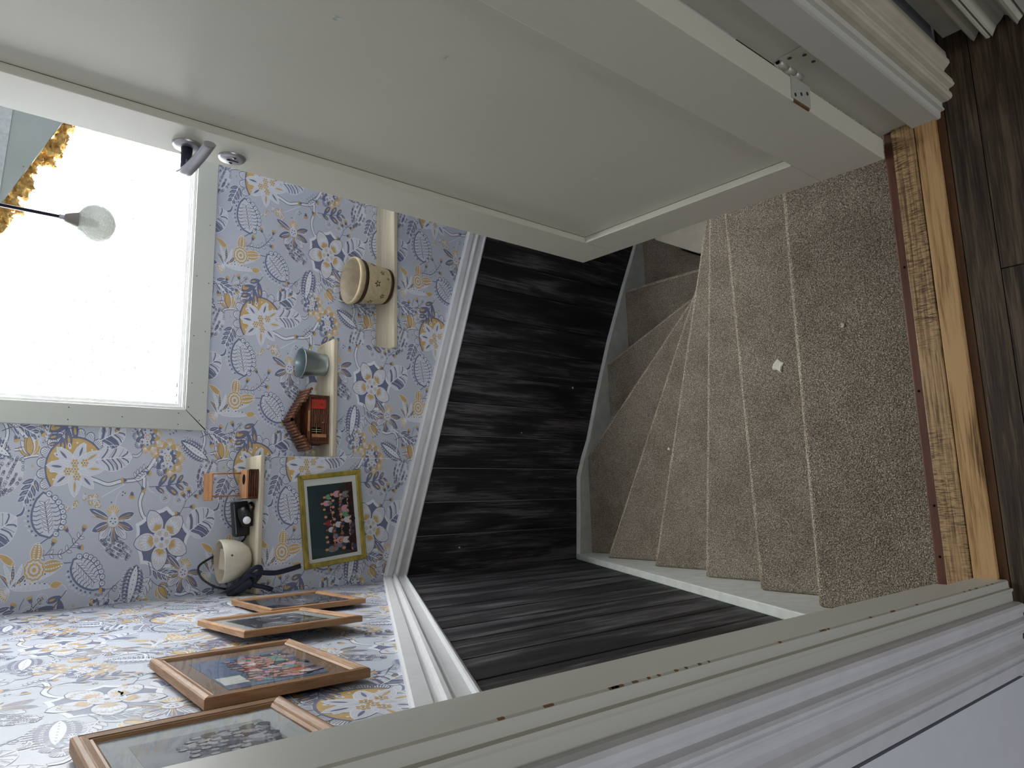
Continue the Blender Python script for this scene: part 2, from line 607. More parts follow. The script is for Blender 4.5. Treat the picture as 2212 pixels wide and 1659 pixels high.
# ------------------------------------------------------------------ key dimensions (metres, landing floor = 0)
XLW, XLP = -0.294, -0.2835        # left wall: paper plane, plank plane
YFW, YFP = 2.430, 2.420           # far wall below the ledges: paper plane, plank plane
YU = 2.565                        # far wall above the ledges
XEND = 2.2
ZTOP, ZBOT = 2.4, -2.3
LEDGE = [(-0.294, 0.171, 0.545), (0.171, 0.616, 0.281), (0.616, XEND, 0.026)]   # x0, x1, top of the wall step
WX0, WX1, WZ0, WZ1 = 0.336, 1.56, 0.779, 1.95                                   # window opening
RISE, Z0 = 0.168, -0.170


def dado_far_b(x):
    return -0.104 - 0.2825 * x


def dado_far_t(x):
    return -0.003 - 0.2800 * x


def dado_left_b(y):
    return 0.741 - 0.4955 * (y - 0.876)


def dado_left_t(y):
    return 0.845 - 0.5086 * (y - 0.916)


def stringer_left(y):
    return -0.146 - 0.540 * (y - 0.962)


STR_FAR = [(-0.2835, -0.933), (0.10, -0.955), (0.20, -0.992), (0.282, -1.031), (0.518, -1.108), (0.807, -1.212), (1.106, -1.34), (1.368, -1.458), (XEND, -1.86)]


def stringer_far(x):
    for (a, za), (b, zb) in zip(STR_FAR, STR_FAR[1:]):
        if a <= x <= b:
            return za + (zb - za) * (x - a) / (b - a)
    return STR_FAR[-1][1]


# ================================================================== THE SETTING
# ---- far wall: stepped lower part and set-back upper part with the window opening
mb = MB()
for x0, x1, zt in LEDGE:
    mb.box((x0, YFW, ZBOT), (x1, YU, zt))
mb.box((XLW, YU, ZBOT), (WX0, YU + 0.16, ZTOP))
mb.box((WX1, YU, ZBOT), (XEND, YU + 0.16, ZTOP))
mb.box((WX0, YU, ZBOT), (WX1, YU + 0.16, WZ0))
mb.box((WX0, YU, WZ1), (WX1, YU + 0.16, ZTOP))
wall_far = tag(mb.build('wall_far', 'paper'), 'floral wallpapered far stairwell wall with stepped ledges and window', 'wall', kind='structure')

# ---- left wall
mb = MB()
mb.box((XLW - 0.1, 0.50, ZBOT), (XLW, YU + 0.16, ZTOP))
wall_left = tag(mb.build('wall_left', 'paper'), 'floral wallpapered left stairwell wall hung with wooden frames', 'wall', kind='structure')

# ---- plank cladding
seam_x = [XLP, -0.135, -0.003, 0.136, 0.276, 0.415, 0.545, 0.682, 0.816, 0.962, 1.095, 1.232, 1.37, 1.508, 1.646, 1.784, 1.922, 2.06, XEND]
for a, b in zip(seam_x, seam_x[1:]):
    g, c = 0.0012, 0.003
    zt = lambda x: dado_far_b(x) + 0.02
    zb = lambda x: stringer_far(x) - 0.03
    bk = [(a, YFW + 0.0005, zb(a)), (b, YFW + 0.0005, zb(b)), (b, YFW + 0.0005, zt(b)), (a, YFW + 0.0005, zt(a))]
    mid = [(p[0] + (g if i in (0, 3) else -g), YFP + 0.003, p[2]) for i, p in enumerate(bk)]
    fr = [(p[0] + (g + c if i in (0, 3) else -g - c), YFP, p[2]) for i, p in enumerate(bk)]
    m_ = MB()
    m_.hexa(fr, mid)
    m_.hexa(mid, [(p[0] + (g if i in (0, 3) else -g), p[1], p[2]) for i, p in enumerate(bk)])
    m_.build('plank', 'plank', wall_far)
seam_y = [0.52, 0.66, 0.81, 0.948, 1.084, 1.234, 1.373, 1.514, 1.646, 1.775, 1.893, 2.03, 2.16, 2.29, YFP]
for a, b in zip(seam_y, seam_y[1:]):
    g, c = 0.0012, 0.003
    zt = lambda y: dado_left_b(y) + 0.02
    zb = lambda y: stringer_left(y) - 0.03
    bk = [(XLW + 0.0003, a, zb(a)), (XLW + 0.0003, b, zb(b)), (XLW + 0.0003, b, zt(b)), (XLW + 0.0003, a, zt(a))]
    sh = lambda q, d, xx: [(xx, p[1] + (d if i in (0, 3) else -d), p[2]) for i, p in enumerate(q)]
    m_ = MB()
    m_.hexa(sh(bk, g + c, XLP), sh(bk, g, XLP - 0.003))
    m_.hexa(sh(bk, g, XLP - 0.003), sh(bk, g, XLW + 0.0003))
    m_.build('plank', 'plank', wall_left)

for x, z, r in ((0.535, -0.955, 0.006), (1.225, -1.06, 0.005), (-0.19, -0.27, 0.004), (0.30, -0.62, 0.003)):
    MB().lathe([(0.0, 0.0014), (r * 0.6, 0.001), (r, 0.0)], (x, YFP, z), (0, -1, 0), 7).build('fleck', 'paper_scrap', wall_far)

# ---- dado rails (profile swept along the slope)
DPROF = [(0.0, 0.000), (0.0, 0.016), (0.004, 0.020), (0.030, 0.020), (0.034, 0.012), (0.040, 0.012), (0.044, 0.022), (0.049, 0.026), (0.056, 0.026), (0.061, 0.021), (0.064, 0.013),
         (0.070, 0.015), (0.092, 0.015), (0.096, 0.021), (0.100, 0.022), (0.103, 0.015), (0.108, 0.013), (0.112, 0.010), (0.112, 0.0)]


def sweep(prof, p0, p1, width0, width1, normal, mi=0, down=(0, 0, -1)):
    n = Vector(normal)
    d = Vector(down)
    k = prof[-1][0]
    rings = []
    for p, w in ((p0, width0), (p1, width1)):
        rings.append([tuple(Vector(p) + d * (v / k * w) + n * t) for v, t in prof])
    m_ = MB()
    m_.loft(rings, True, True, mi, False)
    return m_


xs = (XLW + 0.002, XEND)
o = sweep(DPROF, (xs[0], YFW, dado_far_t(xs[0])), (xs[1], YFW, dado_far_t(xs[1])), dado_far_t(xs[0]) - dado_far_b(xs[0]), dado_far_t(xs[1]) - dado_far_b(xs[1]), (0, -1, 0)).build('trim_1', 'trim_white')
tag(o, 'moulded white dado rail sloping down across the far wall', 'dado rail', kind='structure')
ys = (0.50, YFW - 0.001)
o = sweep(DPROF, (XLW, ys[0], dado_left_t(ys[0])), (XLW, ys[1], dado_left_t(ys[1])), dado_left_t(ys[0]) - dado_left_b(ys[0]), dado_left_t(ys[1]) - dado_left_b(ys[1]), (1, 0, 0)).build('trim_2', 'trim_white')
tag(o, 'moulded white dado rail running steeply down the left wall', 'dado rail', kind='structure')

# ---- stringers
T = 0.0255
poly = [(XLP, 0.50, stringer_left(0.50)), (XLP, YFP, stringer_left(YFP)), (XLP, YFP, ZBOT), (XLP, 0.5, ZBOT)]
tag(MB().prism(poly, (T, 0, 0)).build('trim_3', 'stringer', bevel=0.003), 'scuffed white stair stringer along the left wall', 'stringer', kind='structure')
poly = [(x, YFP - T, z) for x, z in STR_FAR] + [(XEND, YFP - T, ZBOT), (XLP, YFP - T, ZBOT)]
tag(MB().prism(poly, (0, T, 0)).build('trim_4', 'stringer', bevel=0.003), 'scuffed white stair stringer along the far wall', 'stringer', kind='structure')

# ---- enclosure of the stairwell (mostly hidden behind the open door); dark lower parts added to cut bounce
tag(MB().box((XEND, 1.4, 0.0), (XEND + 0.1, YU + 0.16, ZTOP)).box((XEND, 1.4, ZBOT), (XEND + 0.1, YU + 0.16, 0.0), 1).build('wall_end', ['wall_white', 'plank']), 'end wall of the lower stair flight, white above dark cladding added to cut bounced light', 'wall', kind='structure')
mb = MB()
mb.box((1.08, 0.52, 0.0), (1.18, 1.40, ZTOP))
mb.box((1.18, 1.30, 0.0), (XEND, 1.40, ZTOP))
mb.box((1.08, 0.52, ZBOT), (1.18, 1.40, 0.0), 1)
mb.box((1.18, 1.30, ZBOT), (XEND, 1.40, 0.0), 1)
tag(mb.build('wall_right', ['wall_white', 'plank']), 'inner stairwell wall behind the open door, white above dark cladding added to cut bounced light', 'wall', kind='structure')
poly = [(1.286, 2.133, ZBOT), (1.136, 1.877, ZBOT), (1.12, 1.60, ZBOT), (1.12, 1.402, ZBOT), (1.62, 1.402, ZBOT), (1.62, 2.133, ZBOT)]
tag(MB().prism(poly, (0, 0, -1.30 - ZBOT)).build('wall_newel', 'trim_old', bevel=0.002), 'boxed-in white newel panel beneath the door at the stair turn', 'wall', kind='structure')
mb = MB()
mb.box((-1.7, -1.7, ZTOP), (XEND + 0.1, YU + 0.16, ZTOP + 0.1))
tag(mb.build('ceiling', 'wall_white'), 'white ceiling over the landing and stairwell', 'ceiling', kind='structure')
tag(MB().box((XLW, 0.52, ZBOT - 0.1), (XEND, YU, ZBOT)).build('floor_lower', 'carpet'), 'floor slab at the foot of the stairs', 'floor', kind='structure')

# glowing panel added over the stairwell as fill light, out of view
fill_root = tag(empty('fill_panel', (0.3, 1.25, ZTOP)), 'glowing panel added under the stairwell ceiling for fill light', 'window', kind='structure')
MB().box((-0.15, 0.85, ZTOP - 0.012), (0.75, 1.65, ZTOP - 0.004)).build('pane', 'fill_pane', fill_root)
m_ = MB()
for lo, hi in (((-0.21, 0.79), (-0.15, 1.71)), ((0.75, 0.79), (0.81, 1.71)), ((-0.15, 0.79), (0.75, 0.85)), ((-0.15, 1.65), (0.75, 1.71))):
    m_.box((lo[0], lo[1], ZTOP - 0.03), (hi[0], hi[1], ZTOP - 0.0005))
m_.build('frame', 'trim_white', fill_root)

# ---- landing walls round the doorway
mb = MB()
mb.box((-1.7, 0.4085, 0), (-0.3035, 0.50, ZTOP))
mb.box((0.752, 0.412, 0), (1.18, 0.52, ZTOP))
mb.box((-0.3035, 0.412, 2.12), (0.752, 0.50, ZTOP))
mb.box((-0.3035, 0.4165, 0), (-0.20, 0.50, 2.12), 1)
tag(mb.build('wall_landing', ['wall_white', 'black']), 'white landing wall round the doorway beside the camera', 'wall', kind='structure')
mb = MB()
mb.box((0.835, -1.7, 0), (0.95, 0.395, ZTOP))
tag(mb.build('wall_side', 'rough_white'), 'rough white side wall right of the doorway', 'wall', kind='structure')

# ---- floor of the landing: laminate boards on a slab
mb = MB()
mb.box((-1.7, -1.7, -0.2), (0.95, 0.41, -0.012))
floor = tag(mb.build('floor', 'black'), 'grey brown laminate landing floor', 'floor', kind='structure')
rows = [0.409, 0.358, 0.166, -0.026, -0.218, -0.41, -0.602]
cuts = [[], [0.372], [-0.35], [0.55], [-0.1], [0.3]]
for i in range(len(rows) - 1):
    y1, y0 = rows[i], rows[i + 1]
    xs = [-1.69] + cuts[i] + [0.94]
    for a, b in zip(xs, xs[1:]):
        MB().box((a + 0.0007, y0 + 0.0007, -0.012), (b - 0.0007, y1 - 0.0007, 0.0)).build('floor_board', 'laminate', floor, bevel=0.0008, segs=1)
MB().box((-1.69, -1.69, -0.012), (0.94, -0.603, -0.0005)).build('floor_field', 'laminate', floor)

# ---- threshold
thr = tag(empty('trim_5', (0.27, 0.47, -0.03)), 'worn oak door threshold in several strips', 'threshold', kind='structure')
tx0, tx1 = -0.17, 0.70
m_ = MB().box((tx0, 0.462, -0.02), (tx1, 0.503, 0.006))
m_.build('front_strip', 'worn_oak', thr, bevel=0.002)
m_ = MB().box((tx0, 0.424, -0.02), (tx1, 0.4605, 0.007))
m_.build('middle_strip', 'oak', thr, bevel=0.0015)
m_ = MB().box((tx0, 0.4095, -0.02), (tx1, 0.4235, -0.001))
m_.build('back_strip', 'brown_wood', thr, bevel=0.001)
m_ = MB().box((tx0, 0.503, -0.04), (tx1 + 0.05, 0.523, -0.006))
m_.build('nosing', 'red_wood', thr, bevel=0.003)
m_ = MB().box((XLP + 0.03, 0.44, -0.2), (1.07, 0.515, -0.021))
m_.build('trimmer', 'red_wood', thr)
for x, y in ((-0.03, 0.512), (0.18, 0.514), (-0.12, 0.513), (0.42, 0.512)):
    MB().lathe([(0.0, 0.001), (0.0022, 0.001), (0.0024, 0.0), (0.0024, -0.004)], (x, y, -0.0062), seg=10).build('nail_head', 'black', thr)

# ================================================================== STAIRCASE
stair = tag(empty('staircase', (0.3, 1.4, ZBOT)), 'brown carpeted winder staircase turning down to the right', 'staircase')
XI, YI = 1.078, 1.41           # inner side of the winders
xl, yf = XLP + T, YFP - T
NOS = [  # nosing lines, outer end -> inner end
    ((xl, 0.836), (1.078, 0.829)),
    ((xl, 1.087), (1.078, 1.112)),
    ((xl, 1.385), (1.078, 1.258)),
    ((xl, 1.732), (1.078, 1.377)),
    ((xl, 2.130), (1.000, 1.485)),
    ((0.196, yf), (1.000, 1.540)),
    ((0.671, yf), (1.005, 1.556)),
    ((1.079, yf), (1.056, 1.556)),
]
TREADS = [
    [(xl, 0.525), (1.078, 0.525), NOS[0][1], NOS[0][0]],
    [(xl, 0.806), (1.078, 0.799), NOS[1][1], NOS[1][0]],
    [(xl, 1.057), (1.078, 1.082), NOS[2][1], NOS[2][0]],
    [(xl, 1.355), (1.078, 1.228), NOS[3][1], NOS[3][0]],
    [(xl, 1.702), (1.078, 1.347), (1.078, 1.440), NOS[4][1], NOS[4][0]],
    [(xl, 2.096), (1.000, 1.452), NOS[5][1], NOS[5][0], (xl, yf)],
    [(0.156, yf), (0.985, 1.512), NOS[6][1], NOS[6][0]],
    [(0.638, yf), (0.972, 1.552), NOS[7][1], NOS[7][0]],
    [(1.046, yf), (1.026, 1.552), (1.115, 1.552), (1.115, 1.60), (1.130, 1.878), (1.280, 2.138), (1.50, 2.138), (1.50, yf)],
]

for k in range(9):
    z = Z0 - RISE * k
    pl = TREADS[k]
    m_ = MB()
    m_.prism([(x, y, z - 0.235) for x, y in pl], (0, 0, 0.235))
    st_ = m_.build('carpeted_step', 'carpet', stair, bevel=0.008, segs=3)
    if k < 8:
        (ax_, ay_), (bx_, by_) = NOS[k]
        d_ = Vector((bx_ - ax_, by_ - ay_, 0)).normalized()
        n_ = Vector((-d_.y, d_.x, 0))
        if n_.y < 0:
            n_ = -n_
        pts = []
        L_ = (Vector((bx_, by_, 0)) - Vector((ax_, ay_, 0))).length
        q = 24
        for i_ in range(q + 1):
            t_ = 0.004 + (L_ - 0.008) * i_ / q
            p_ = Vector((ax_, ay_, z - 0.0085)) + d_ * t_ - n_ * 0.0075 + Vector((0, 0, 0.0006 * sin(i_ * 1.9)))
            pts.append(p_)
        MB().tube(pts, 0.0092, 10).build('worn_lit_nosing', 'carpet_worn_lit', st_)  # paler roll paints in the edge highlight along with the wear

# ================================================================== DOOR FRAME AND CASINGS
HT = 2.06
fr = tag(empty('trim_6', (0.26, 0.46, 0)), 'cream painted rebated door frame with chipped arrises', 'door frame', kind='structure')
lp = [(-0.152, 0.4145), (-0.152, 0.460), (-0.167, 0.460), (-0.167, 0.525), (-0.215, 0.525), (-0.215, 0.4085), (-0.172, 0.4085), (-0.1685, 0.4060), (-0.1655, 0.4065), (-0.1645, 0.4115), (-0.1535, 0.4120)]
MB().prism([(x, y, 0.0005) for x, y in lp], (0, 0, HT)).build('jamb', 'jamb_paint', fr)
rp = [(0.681, 0.4195), (0.681, 0.464), (0.6945, 0.464), (0.6945, 0.525), (0.752, 0.525), (0.752, 0.4105), (0.7015, 0.4105), (0.6975, 0.4080), (0.6945, 0.4085), (0.6935, 0.4150), (0.6825, 0.4160)]
MB().prism([(x, y, 0.0005) for x, y in rp], (0, 0, HT)).build('jamb', 'jamb_paint', fr)
MB().box((-0.215, 0.412, HT - 0.03), (0.752, 0.46, HT + 0.03)).box((-0.215, 0.46, HT - 0.015), (0.752, 0.525, HT + 0.03)).build('head', 'jamb_paint', fr)
# chips along the left arris
m_ = MB()
rnd = random.Random(3)
for _ in range(26):
    z = rnd.choice([rnd.uniform(0.02, 1.1), rnd.uniform(0.02, 1.1), rnd.gauss(0.9, 0.05)])
    h = rnd.uniform(0.0008, 0.004)
    m_.box((-0.1531, 0.4122, z), (-0.1519, 0.4148, z + h * rnd.choice([1, 1, 2, 3])))
m_.build('paint_chips', 'grime', fr)['kind'] = 'stuff'

CPROF = [(0.0, 0.0), (0.0, 0.010), (0.002, 0.0165), (0.006, 0.0190), (0.012, 0.0185), (0.018, 0.0145), (0.022, 0.0150), (0.0245, 0.0225), (0.0275, 0.0250), (0.031, 0.0245), (0.0325, 0.0210), (0.035, 0.0235), (0.038, 0.0225),
         (0.044, 0.0150), (0.051, 0.0100), (0.057, 0.0095), (0.063, 0.0130), (0.068, 0.0190), (0.072, 0.0220), (0.077, 0.0220), (0.0825, 0.0175), (0.084, 0.0150), (0.0855, 0.0185), (0.096, 0.0175), (0.0972, 0.0115), (0.108, 0.0100), (0.108, 0.0)]


def casing(name, x0, sgn, y, z1, mat):
    rings = []
    for z in (0.0005, z1):
        rings.append([(x0 + sgn * v, y - t, z) for v, t in CPROF])
    m_ = MB()
    m_.loft(rings, True, True, 0, False)
    return m_.build(name, mat)


tag(casing('trim_7', -0.186, -1, 0.4115, 2.12, 'casing_paint'), 'moulded white architrave left of the doorway, nearest the camera', 'architrave', kind='structure')
tag(casing('trim_8', 0.7095, 1, 0.4115, 2.12, 'trim_old'), 'grimy moulded white architrave beside the door hinges', 'architrave', kind='structure')
# casing of another doorway on the side wall
rings = []
for z in (0.012, 2.12):
    rings.append([(0.835 - t * 2.0, 0.352 - v, z + (0.006 * sin(i * 1.7) if z < 0.1 else 0)) for i, (v, t) in enumerate(CPROF)])
m_ = MB()
m_.loft(rings, True, True, 0, False)
tag(m_.build('trim_9', 'rough_white'), 'rough plastered white moulding on the side wall near the hinges', 'architrave', kind='structure')

# ================================================================== DOOR
A = Vector((0.641, 0.519, 0))
ANG = radians(87.75)
U = Vector((cos(ANG), sin(ANG), 0))
N = Vector((-U.y, U.x, 0))            # out of the face that shows


def D(s, n, z):
    return tuple(A + U * s + N * n + Vector((0, 0, z)))


def dbox(m_, s0, s1, n0, n1, z0, z1, mi=0):
    return m_.hexa([D(s0, n0, z0), D(s1, n0, z0), D(s1, n0, z1), D(s0, n0, z1)], [D(s0, n1, z0), D(s1, n1, z0), D(s1, n1, z1), D(s0, n1, z1)], mi)


DL, DT, DZ0, DZ1 = 0.841, 0.042, 0.006, 2.035
door = tag(empty('door_1', tuple(A)), 'open cream white panelled door with a steel lever handle', 'door', kind='structure')
dbox(MB(), 0, 0.129, -DT, 0, DZ0, DZ1).build('stile', 'door_paint', door, bevel=0.0015)
dbox(MB(), 0.715, DL, -DT, 0, DZ0, DZ1).build('stile', 'door_paint', door, bevel=0.0015)
dbox(MB(), 0.1295, 0.7145, -DT, 0, DZ0, 0.124).build('rail', 'door_paint', door, bevel=0.0015)
dbox(MB(), 0.1295, 0.7145, -DT, 0, 1.92, DZ1).build('rail', 'door_paint', door, bevel=0.0015)
dbox(MB(), 0.12, 0.724, -DT + 0.015, -0.015, 0.115, 1.93).build('panel', 'door_paint', door)
m_ = MB()
dbox(m_, 0.129, 0.715, -0.0156, -0.0149, 0.1245, 0.1262)
dbox(m_, 0.7133, 0.715, -0.0156, -0.0149, 0.1245, 1.92)
m_.build('shadow_gap', 'black', door)
# handle: rose, neck, lever
hs, hz = 0.790, 1.093
h = MB().lathe([(0.0, 0.0075), (0.018, 0.0075), (0.0235, 0.0060), (0.026, 0.002), (0.026, 0.0)], D(hs, 0, hz), tuple(N), 28).build('handle_rose', 'metal', door)
MB().tube([D(hs, 0.006, hz), D(hs, 0.030, hz), D(hs, 0.050, hz)], [0.0105, 0.0095, 0.0095], 14).build('handle_neck', 'dark_metal', h)
lev = spline([D(hs + 0.012, 0.052, hz + 0.001), D(hs - 0.005, 0.055, hz), D(hs - 0.035, 0.052, hz - 0.004), D(hs - 0.075, 0.044, hz - 0.010), D(hs - 0.105, 0.036, hz - 0.014)], 5)
m_ = MB()
rings = []
for i, p in enumerate(lev):
    t = i / (len(lev) - 1)
    hh, ww = 0.0135 - 0.003 * t, 0.0055
    c = Vector(p)
    rings.append([tuple(c + N * (ww * cos(a)) + Vector((0, 0, 1)) * (hh * sin(a))) for a in [2 * pi * j / 12 for j in range(12)]])
m_.loft(rings)
m_.build('lever', 'metal', h)
# escutcheon
ls, lz = 0.792, 1.011
e = MB().lathe([(0.0, 0.006), (0.019, 0.006), (0.0235, 0.0045), (0.0255, 0.0015), (0.0255, 0.0)], D(ls, 0, lz), tuple(N), 28).build('escutcheon', 'metal', door)
m_ = MB()
m_.disc(D(ls, 0.0066, lz + 0.006), U, (0, 0, 1), 0.0042, n=12)
dbox(m_, ls - 0.0016, ls + 0.0016, 0.0062, 0.0066, lz - 0.012, lz + 0.006)
m_.build('keyhole', 'black', e)
for s_ in (-0.013, 0.013):
    MB().lathe([(0.0, 0.0072), (0.003, 0.0072), (0.004, 0.0058)], D(ls + s_, 0, lz - 0.001), tuple(N), 10).build('screw', 'dark_metal', e)
# flecks on the panel
for s_, z_ in ((0.28, 0.85), (0.30, 1.02), (0.44, 0.36)):
    m_ = MB()
    for k in range(5):
        m_.disc(D(s_ + random.gauss(0, 0.002), -0.0146, z_ + random.gauss(0, 0.003)), U, (0, 0, 1), 0.0022, 0.0035, 8)
    m_.build('paint_flake', 'mat_white', door)
# hinge
hg = MB()
hz0, hz1 = 0.318, 0.392
hx, hy = 0.6925, 0.5165
hg.lathe([(0.0065, 0), (0.0065, 0.022)], (hx, hy, hz0), seg=16, caps=True)
hg.lathe([(0.0065, 0), (0.0065, 0.022)], (hx, hy, hz0 + 0.0245), seg=16, caps=True)
hg.lathe([(0.0065, 0), (0.0065, 0.022)], (hx, hy, hz0 + 0.049), seg=16, caps=True)
hinge = hg.build('hinge_knuckle', 'hinge', door)
MB().lathe([(0.0035, 0), (0.0035, 0.0015)], (hx, hy, hz1 - 0.003), seg=12, caps=True).build('hinge_pin', 'black', hinge)
m_ = MB()
dbox(m_, -0.0022, -0.0002, -0.044, -0.004, 0.292, 0.352)
dl = m_.build('hinge_leaf', 'hinge', hinge, bevel=0.0006)
MB().box((0.6925, 0.4665, 0.330), (0.6944, 0.5115, 0.396)).build('hinge_leaf', 'hinge', hinge, bevel=0.0006)
m_ = MB()
for n_, z_ in ((-0.012, 0.342), (-0.020, 0.322), (-0.028, 0.302)):
    c = Vector(D(-0.0024, n_, z_))
    m_.disc(c, N, (0, 0, 1), 0.0035, n=12)
for y_, z_ in ((0.499, 0.384), (0.480, 0.372), (0.480, 0.344)):
    m_.disc((0.6921, y_, z_), (0, 1, 0), (0, 0, 1), 0.0035, n=12)
m_.build('hinge_screws', 'dark_metal', hinge)
m_ = MB()
dbox(m_, -0.0015, 0.0012, -0.0035, 0.0006, 0.296, 0.345)
m_.build('hinge_recess', 'grime', hinge)

# ================================================================== WINDOW
win = tag(empty('window_1', (0.95, YU, WZ0)), 'frosted window with flat white mitred casing on the far wall', 'window', kind='structure')
CW, CT = 0.071, 0.016
ox0, ox1, oz0, oz1 = WX0 - CW, WX1 + CW, WZ0 - CW, WZ1 + CW
y0, y1 = YU - CT, YU + 0.0
gap = 0.0006
for q in ([(ox0, oz0), (ox0, oz1), (WX0, WZ1), (WX0, WZ0)], [(ox0 + gap, oz0), (WX0 + gap, WZ0), (WX1 - gap, WZ0), (ox1 - gap, oz0)], [(ox1, oz0), (WX1, WZ0), (WX1, WZ1), (ox1, oz1)], [(ox0 + gap, oz1), (ox1 - gap, oz1), (WX1 - gap, WZ1), (WX0 + gap, WZ1)]):
    MB().prism([(x, y0, z) for x, z in q], (0, CT, 0)).build('casing', 'casing_white', win, bevel=0.0012, segs=1)
m_ = MB()
m_.prism([(ox0 + 0.004, y0 - 0.0002, oz0 + 0.001), (ox0 + 0.001, y0 - 0.0002, oz0 + 0.003), (WX0 - 0.001, y0 - 0.0002, WZ0), (WX0, y0 - 0.0002, WZ0 - 0.001)], (0, 0.0002, 0))
m_.build('mitre_joint', 'black', win)
m_ = MB()
for x, z in ((0.283, 0.80), (0.322, 0.80), (0.283, 1.12), (0.322, 1.12), (0.30, 0.97), (0.40, 0.724), (0.43, 0.762), (0.62, 0.727), (0.60, 0.764), (0.80, 0.723), (0.82, 0.765), (1.02, 0.728), (0.345, 0.77), (0.30, 0.732)):
    m_.disc((x, y0 - 0.0004, z), (1, 0, 0), (0, 0, 1), 0.0018, n=8)
m_.build('nail_holes', 'black', win)
# stepped frame
def ring(x0, x1, z0, z1, w, ya, yb):
    m_ = MB()
    m_.prism([(x0, ya, z0), (x0, ya, z1), (x0 + w, ya, z1 - w), (x0 + w, ya, z0 + w)], (0, yb - ya, 0))
    m_.prism([(x0, ya, z0), (x0 + w, ya, z0 + w), (x1 - w, ya, z0 + w), (x1, ya, z0)], (0, yb - ya, 0))
    m_.prism([(x1, ya, z0), (x1 - w, ya, z0 + w), (x1 - w, ya, z1 - w), (x1, ya, z1)], (0, yb - ya, 0))
    m_.prism([(x0, ya, z1), (x1, ya, z1), (x1 - w, ya, z1 - w), (x0 + w, ya, z1 - w)], (0, yb - ya, 0))
    return m_


ring(WX0 + 0.0005, WX1, WZ0 + 0.0005, WZ1, 0.009, YU - 0.008, YU + 0.06).build('frame', 'trim_white', win, bevel=0.001, segs=1)
ring(WX0 + 0.0095, WX1 - 0.0095, WZ0 + 0.0095, WZ1 - 0.0095, 0.012, YU + 0.004, YU + 0.05).build('sash', 'trim_white', win, bevel=0.001, segs=1)
MB().box((WX0 + 0.015, YU + 0.016, WZ0 + 0.015), (WX1 - 0.015, YU + 0.020, WZ1 - 0.015)).build('pane', 'pane', win)
m_ = MB()
m_.box((WX0 + 0.022, YU + 0.012, WZ0 + 0.0235), (WX0 + 0.12, YU + 0.0158, WZ0 + 0.0250))
m_.build('pane_seal', 'black', win)

# ================================================================== WALLPAPER PRINT
# Indienne floral print, drawn once as flat shapes for one repeat and laid on the walls tile by tile.
# design units: 1550 per repeat down the roll (first axis), 1240 per repeat across it (second axis)
PX_, PY_ = 1550.0, 1240.0
INK, NAVY, GOLD, WHT, PALE, GRND = 0, 1, 2, 3, 4, 5
TRIS, TCOL, TLAY = [], [], []
SEQ = [0]


def tri(a, b, c, colr, lay):
    TRIS.append((a, b, c))
    TCOL.append(colr)
    TLAY.append(lay + (SEQ[0] % 97) / 110.0)


def fill(pts, colr, lay=0):
    SEQ[0] += 1
    pts = [(float(p[0]), float(p[1])) for p in pts]
    for t in tessellate_polygon([[Vector((p[0], p[1], 0)) for p in pts]]):
        tri(pts[t[0]], pts[t[1]], pts[t[2]], colr, lay)


def stroke(pts, w, colr, lay=1, closed=False, taper=False):
    SEQ[0] += 1
    P = [np.array(p, float) for p in pts]
    if closed:
        P = P + [P[0]]
    L, R = [], []
    for i, p in enumerate(P):
        if closed and i in (0, len(P) - 1):
            d = P[1] - P[-2]
        else:
            d = P[min(i + 1, len(P) - 1)] - P[max(i - 1, 0)]
        n = np.array([-d[1], d[0]]) / (np.linalg.norm(d) + 1e-9)
        ww = w / 2
        if taper:
            ww *= 1 - 0.75 * i / (len(P) - 1)
        L.append(tuple(p + n * ww))
        R.append(tuple(p - n * ww))
    for i in range(len(P) - 1):
        tri(L[i], R[i], R[i + 1], colr, lay)
        tri(L[i], R[i + 1], L[i + 1], colr, lay)


def curve(pts, w, colr, lay=1, n=5, **k):
    stroke(spline(pts, n), w, colr, lay, **k)


def ell(c, a, b=None, ang=0.0, colr=GOLD, lay=1, n=12):
    SEQ[0] += 1
    b = b or a
    ca, sa = cos(ang), sin(ang)
    pts = [(c[0] + a * cos(t) * ca - b * sin(t) * sa, c[1] + a * cos(t) * sa + b * sin(t) * ca) for t in [2 * pi * i / n for i in range(n)]]
    for i in range(1, n - 1):
        tri(pts[0], pts[i], pts[i + 1], colr, lay)
    return pts


def ring_(c, r, w, colr, lay, n=12):
    stroke([(c[0] + r * cos(2 * pi * i / n), c[1] + r * sin(2 * pi * i / n)) for i in range(n)], w, colr, lay, closed=True)


def leafshape(b, t, w, skew=0.0, n=9, p=0.8):
    b, t = np.array(b, float), np.array(t, float)
    d = t - b
    nn = np.array([-d[1], d[0]]) / np.linalg.norm(d)
    up, dn = [], []
    for i in range(n + 1):
        s = i / n
        h = w / 2 * (sin(pi * s ** 0.85)) ** p
        up.append(tuple(b + d * s + nn * (h + skew * sin(pi * s))))
        dn.append(tuple(b + d * s + nn * (-h + skew * sin(pi * s))))
    return up + dn[-2:0:-1], up, dn


def outlined(pts, fc, oc, w, lay=0):
    fill(pts, fc, lay)
    stroke(pts, w, oc, lay + 1, closed=True)


def arcpt(c, r, a):
    return (c[0] + r * cos(a), c[1] + r * sin(a))


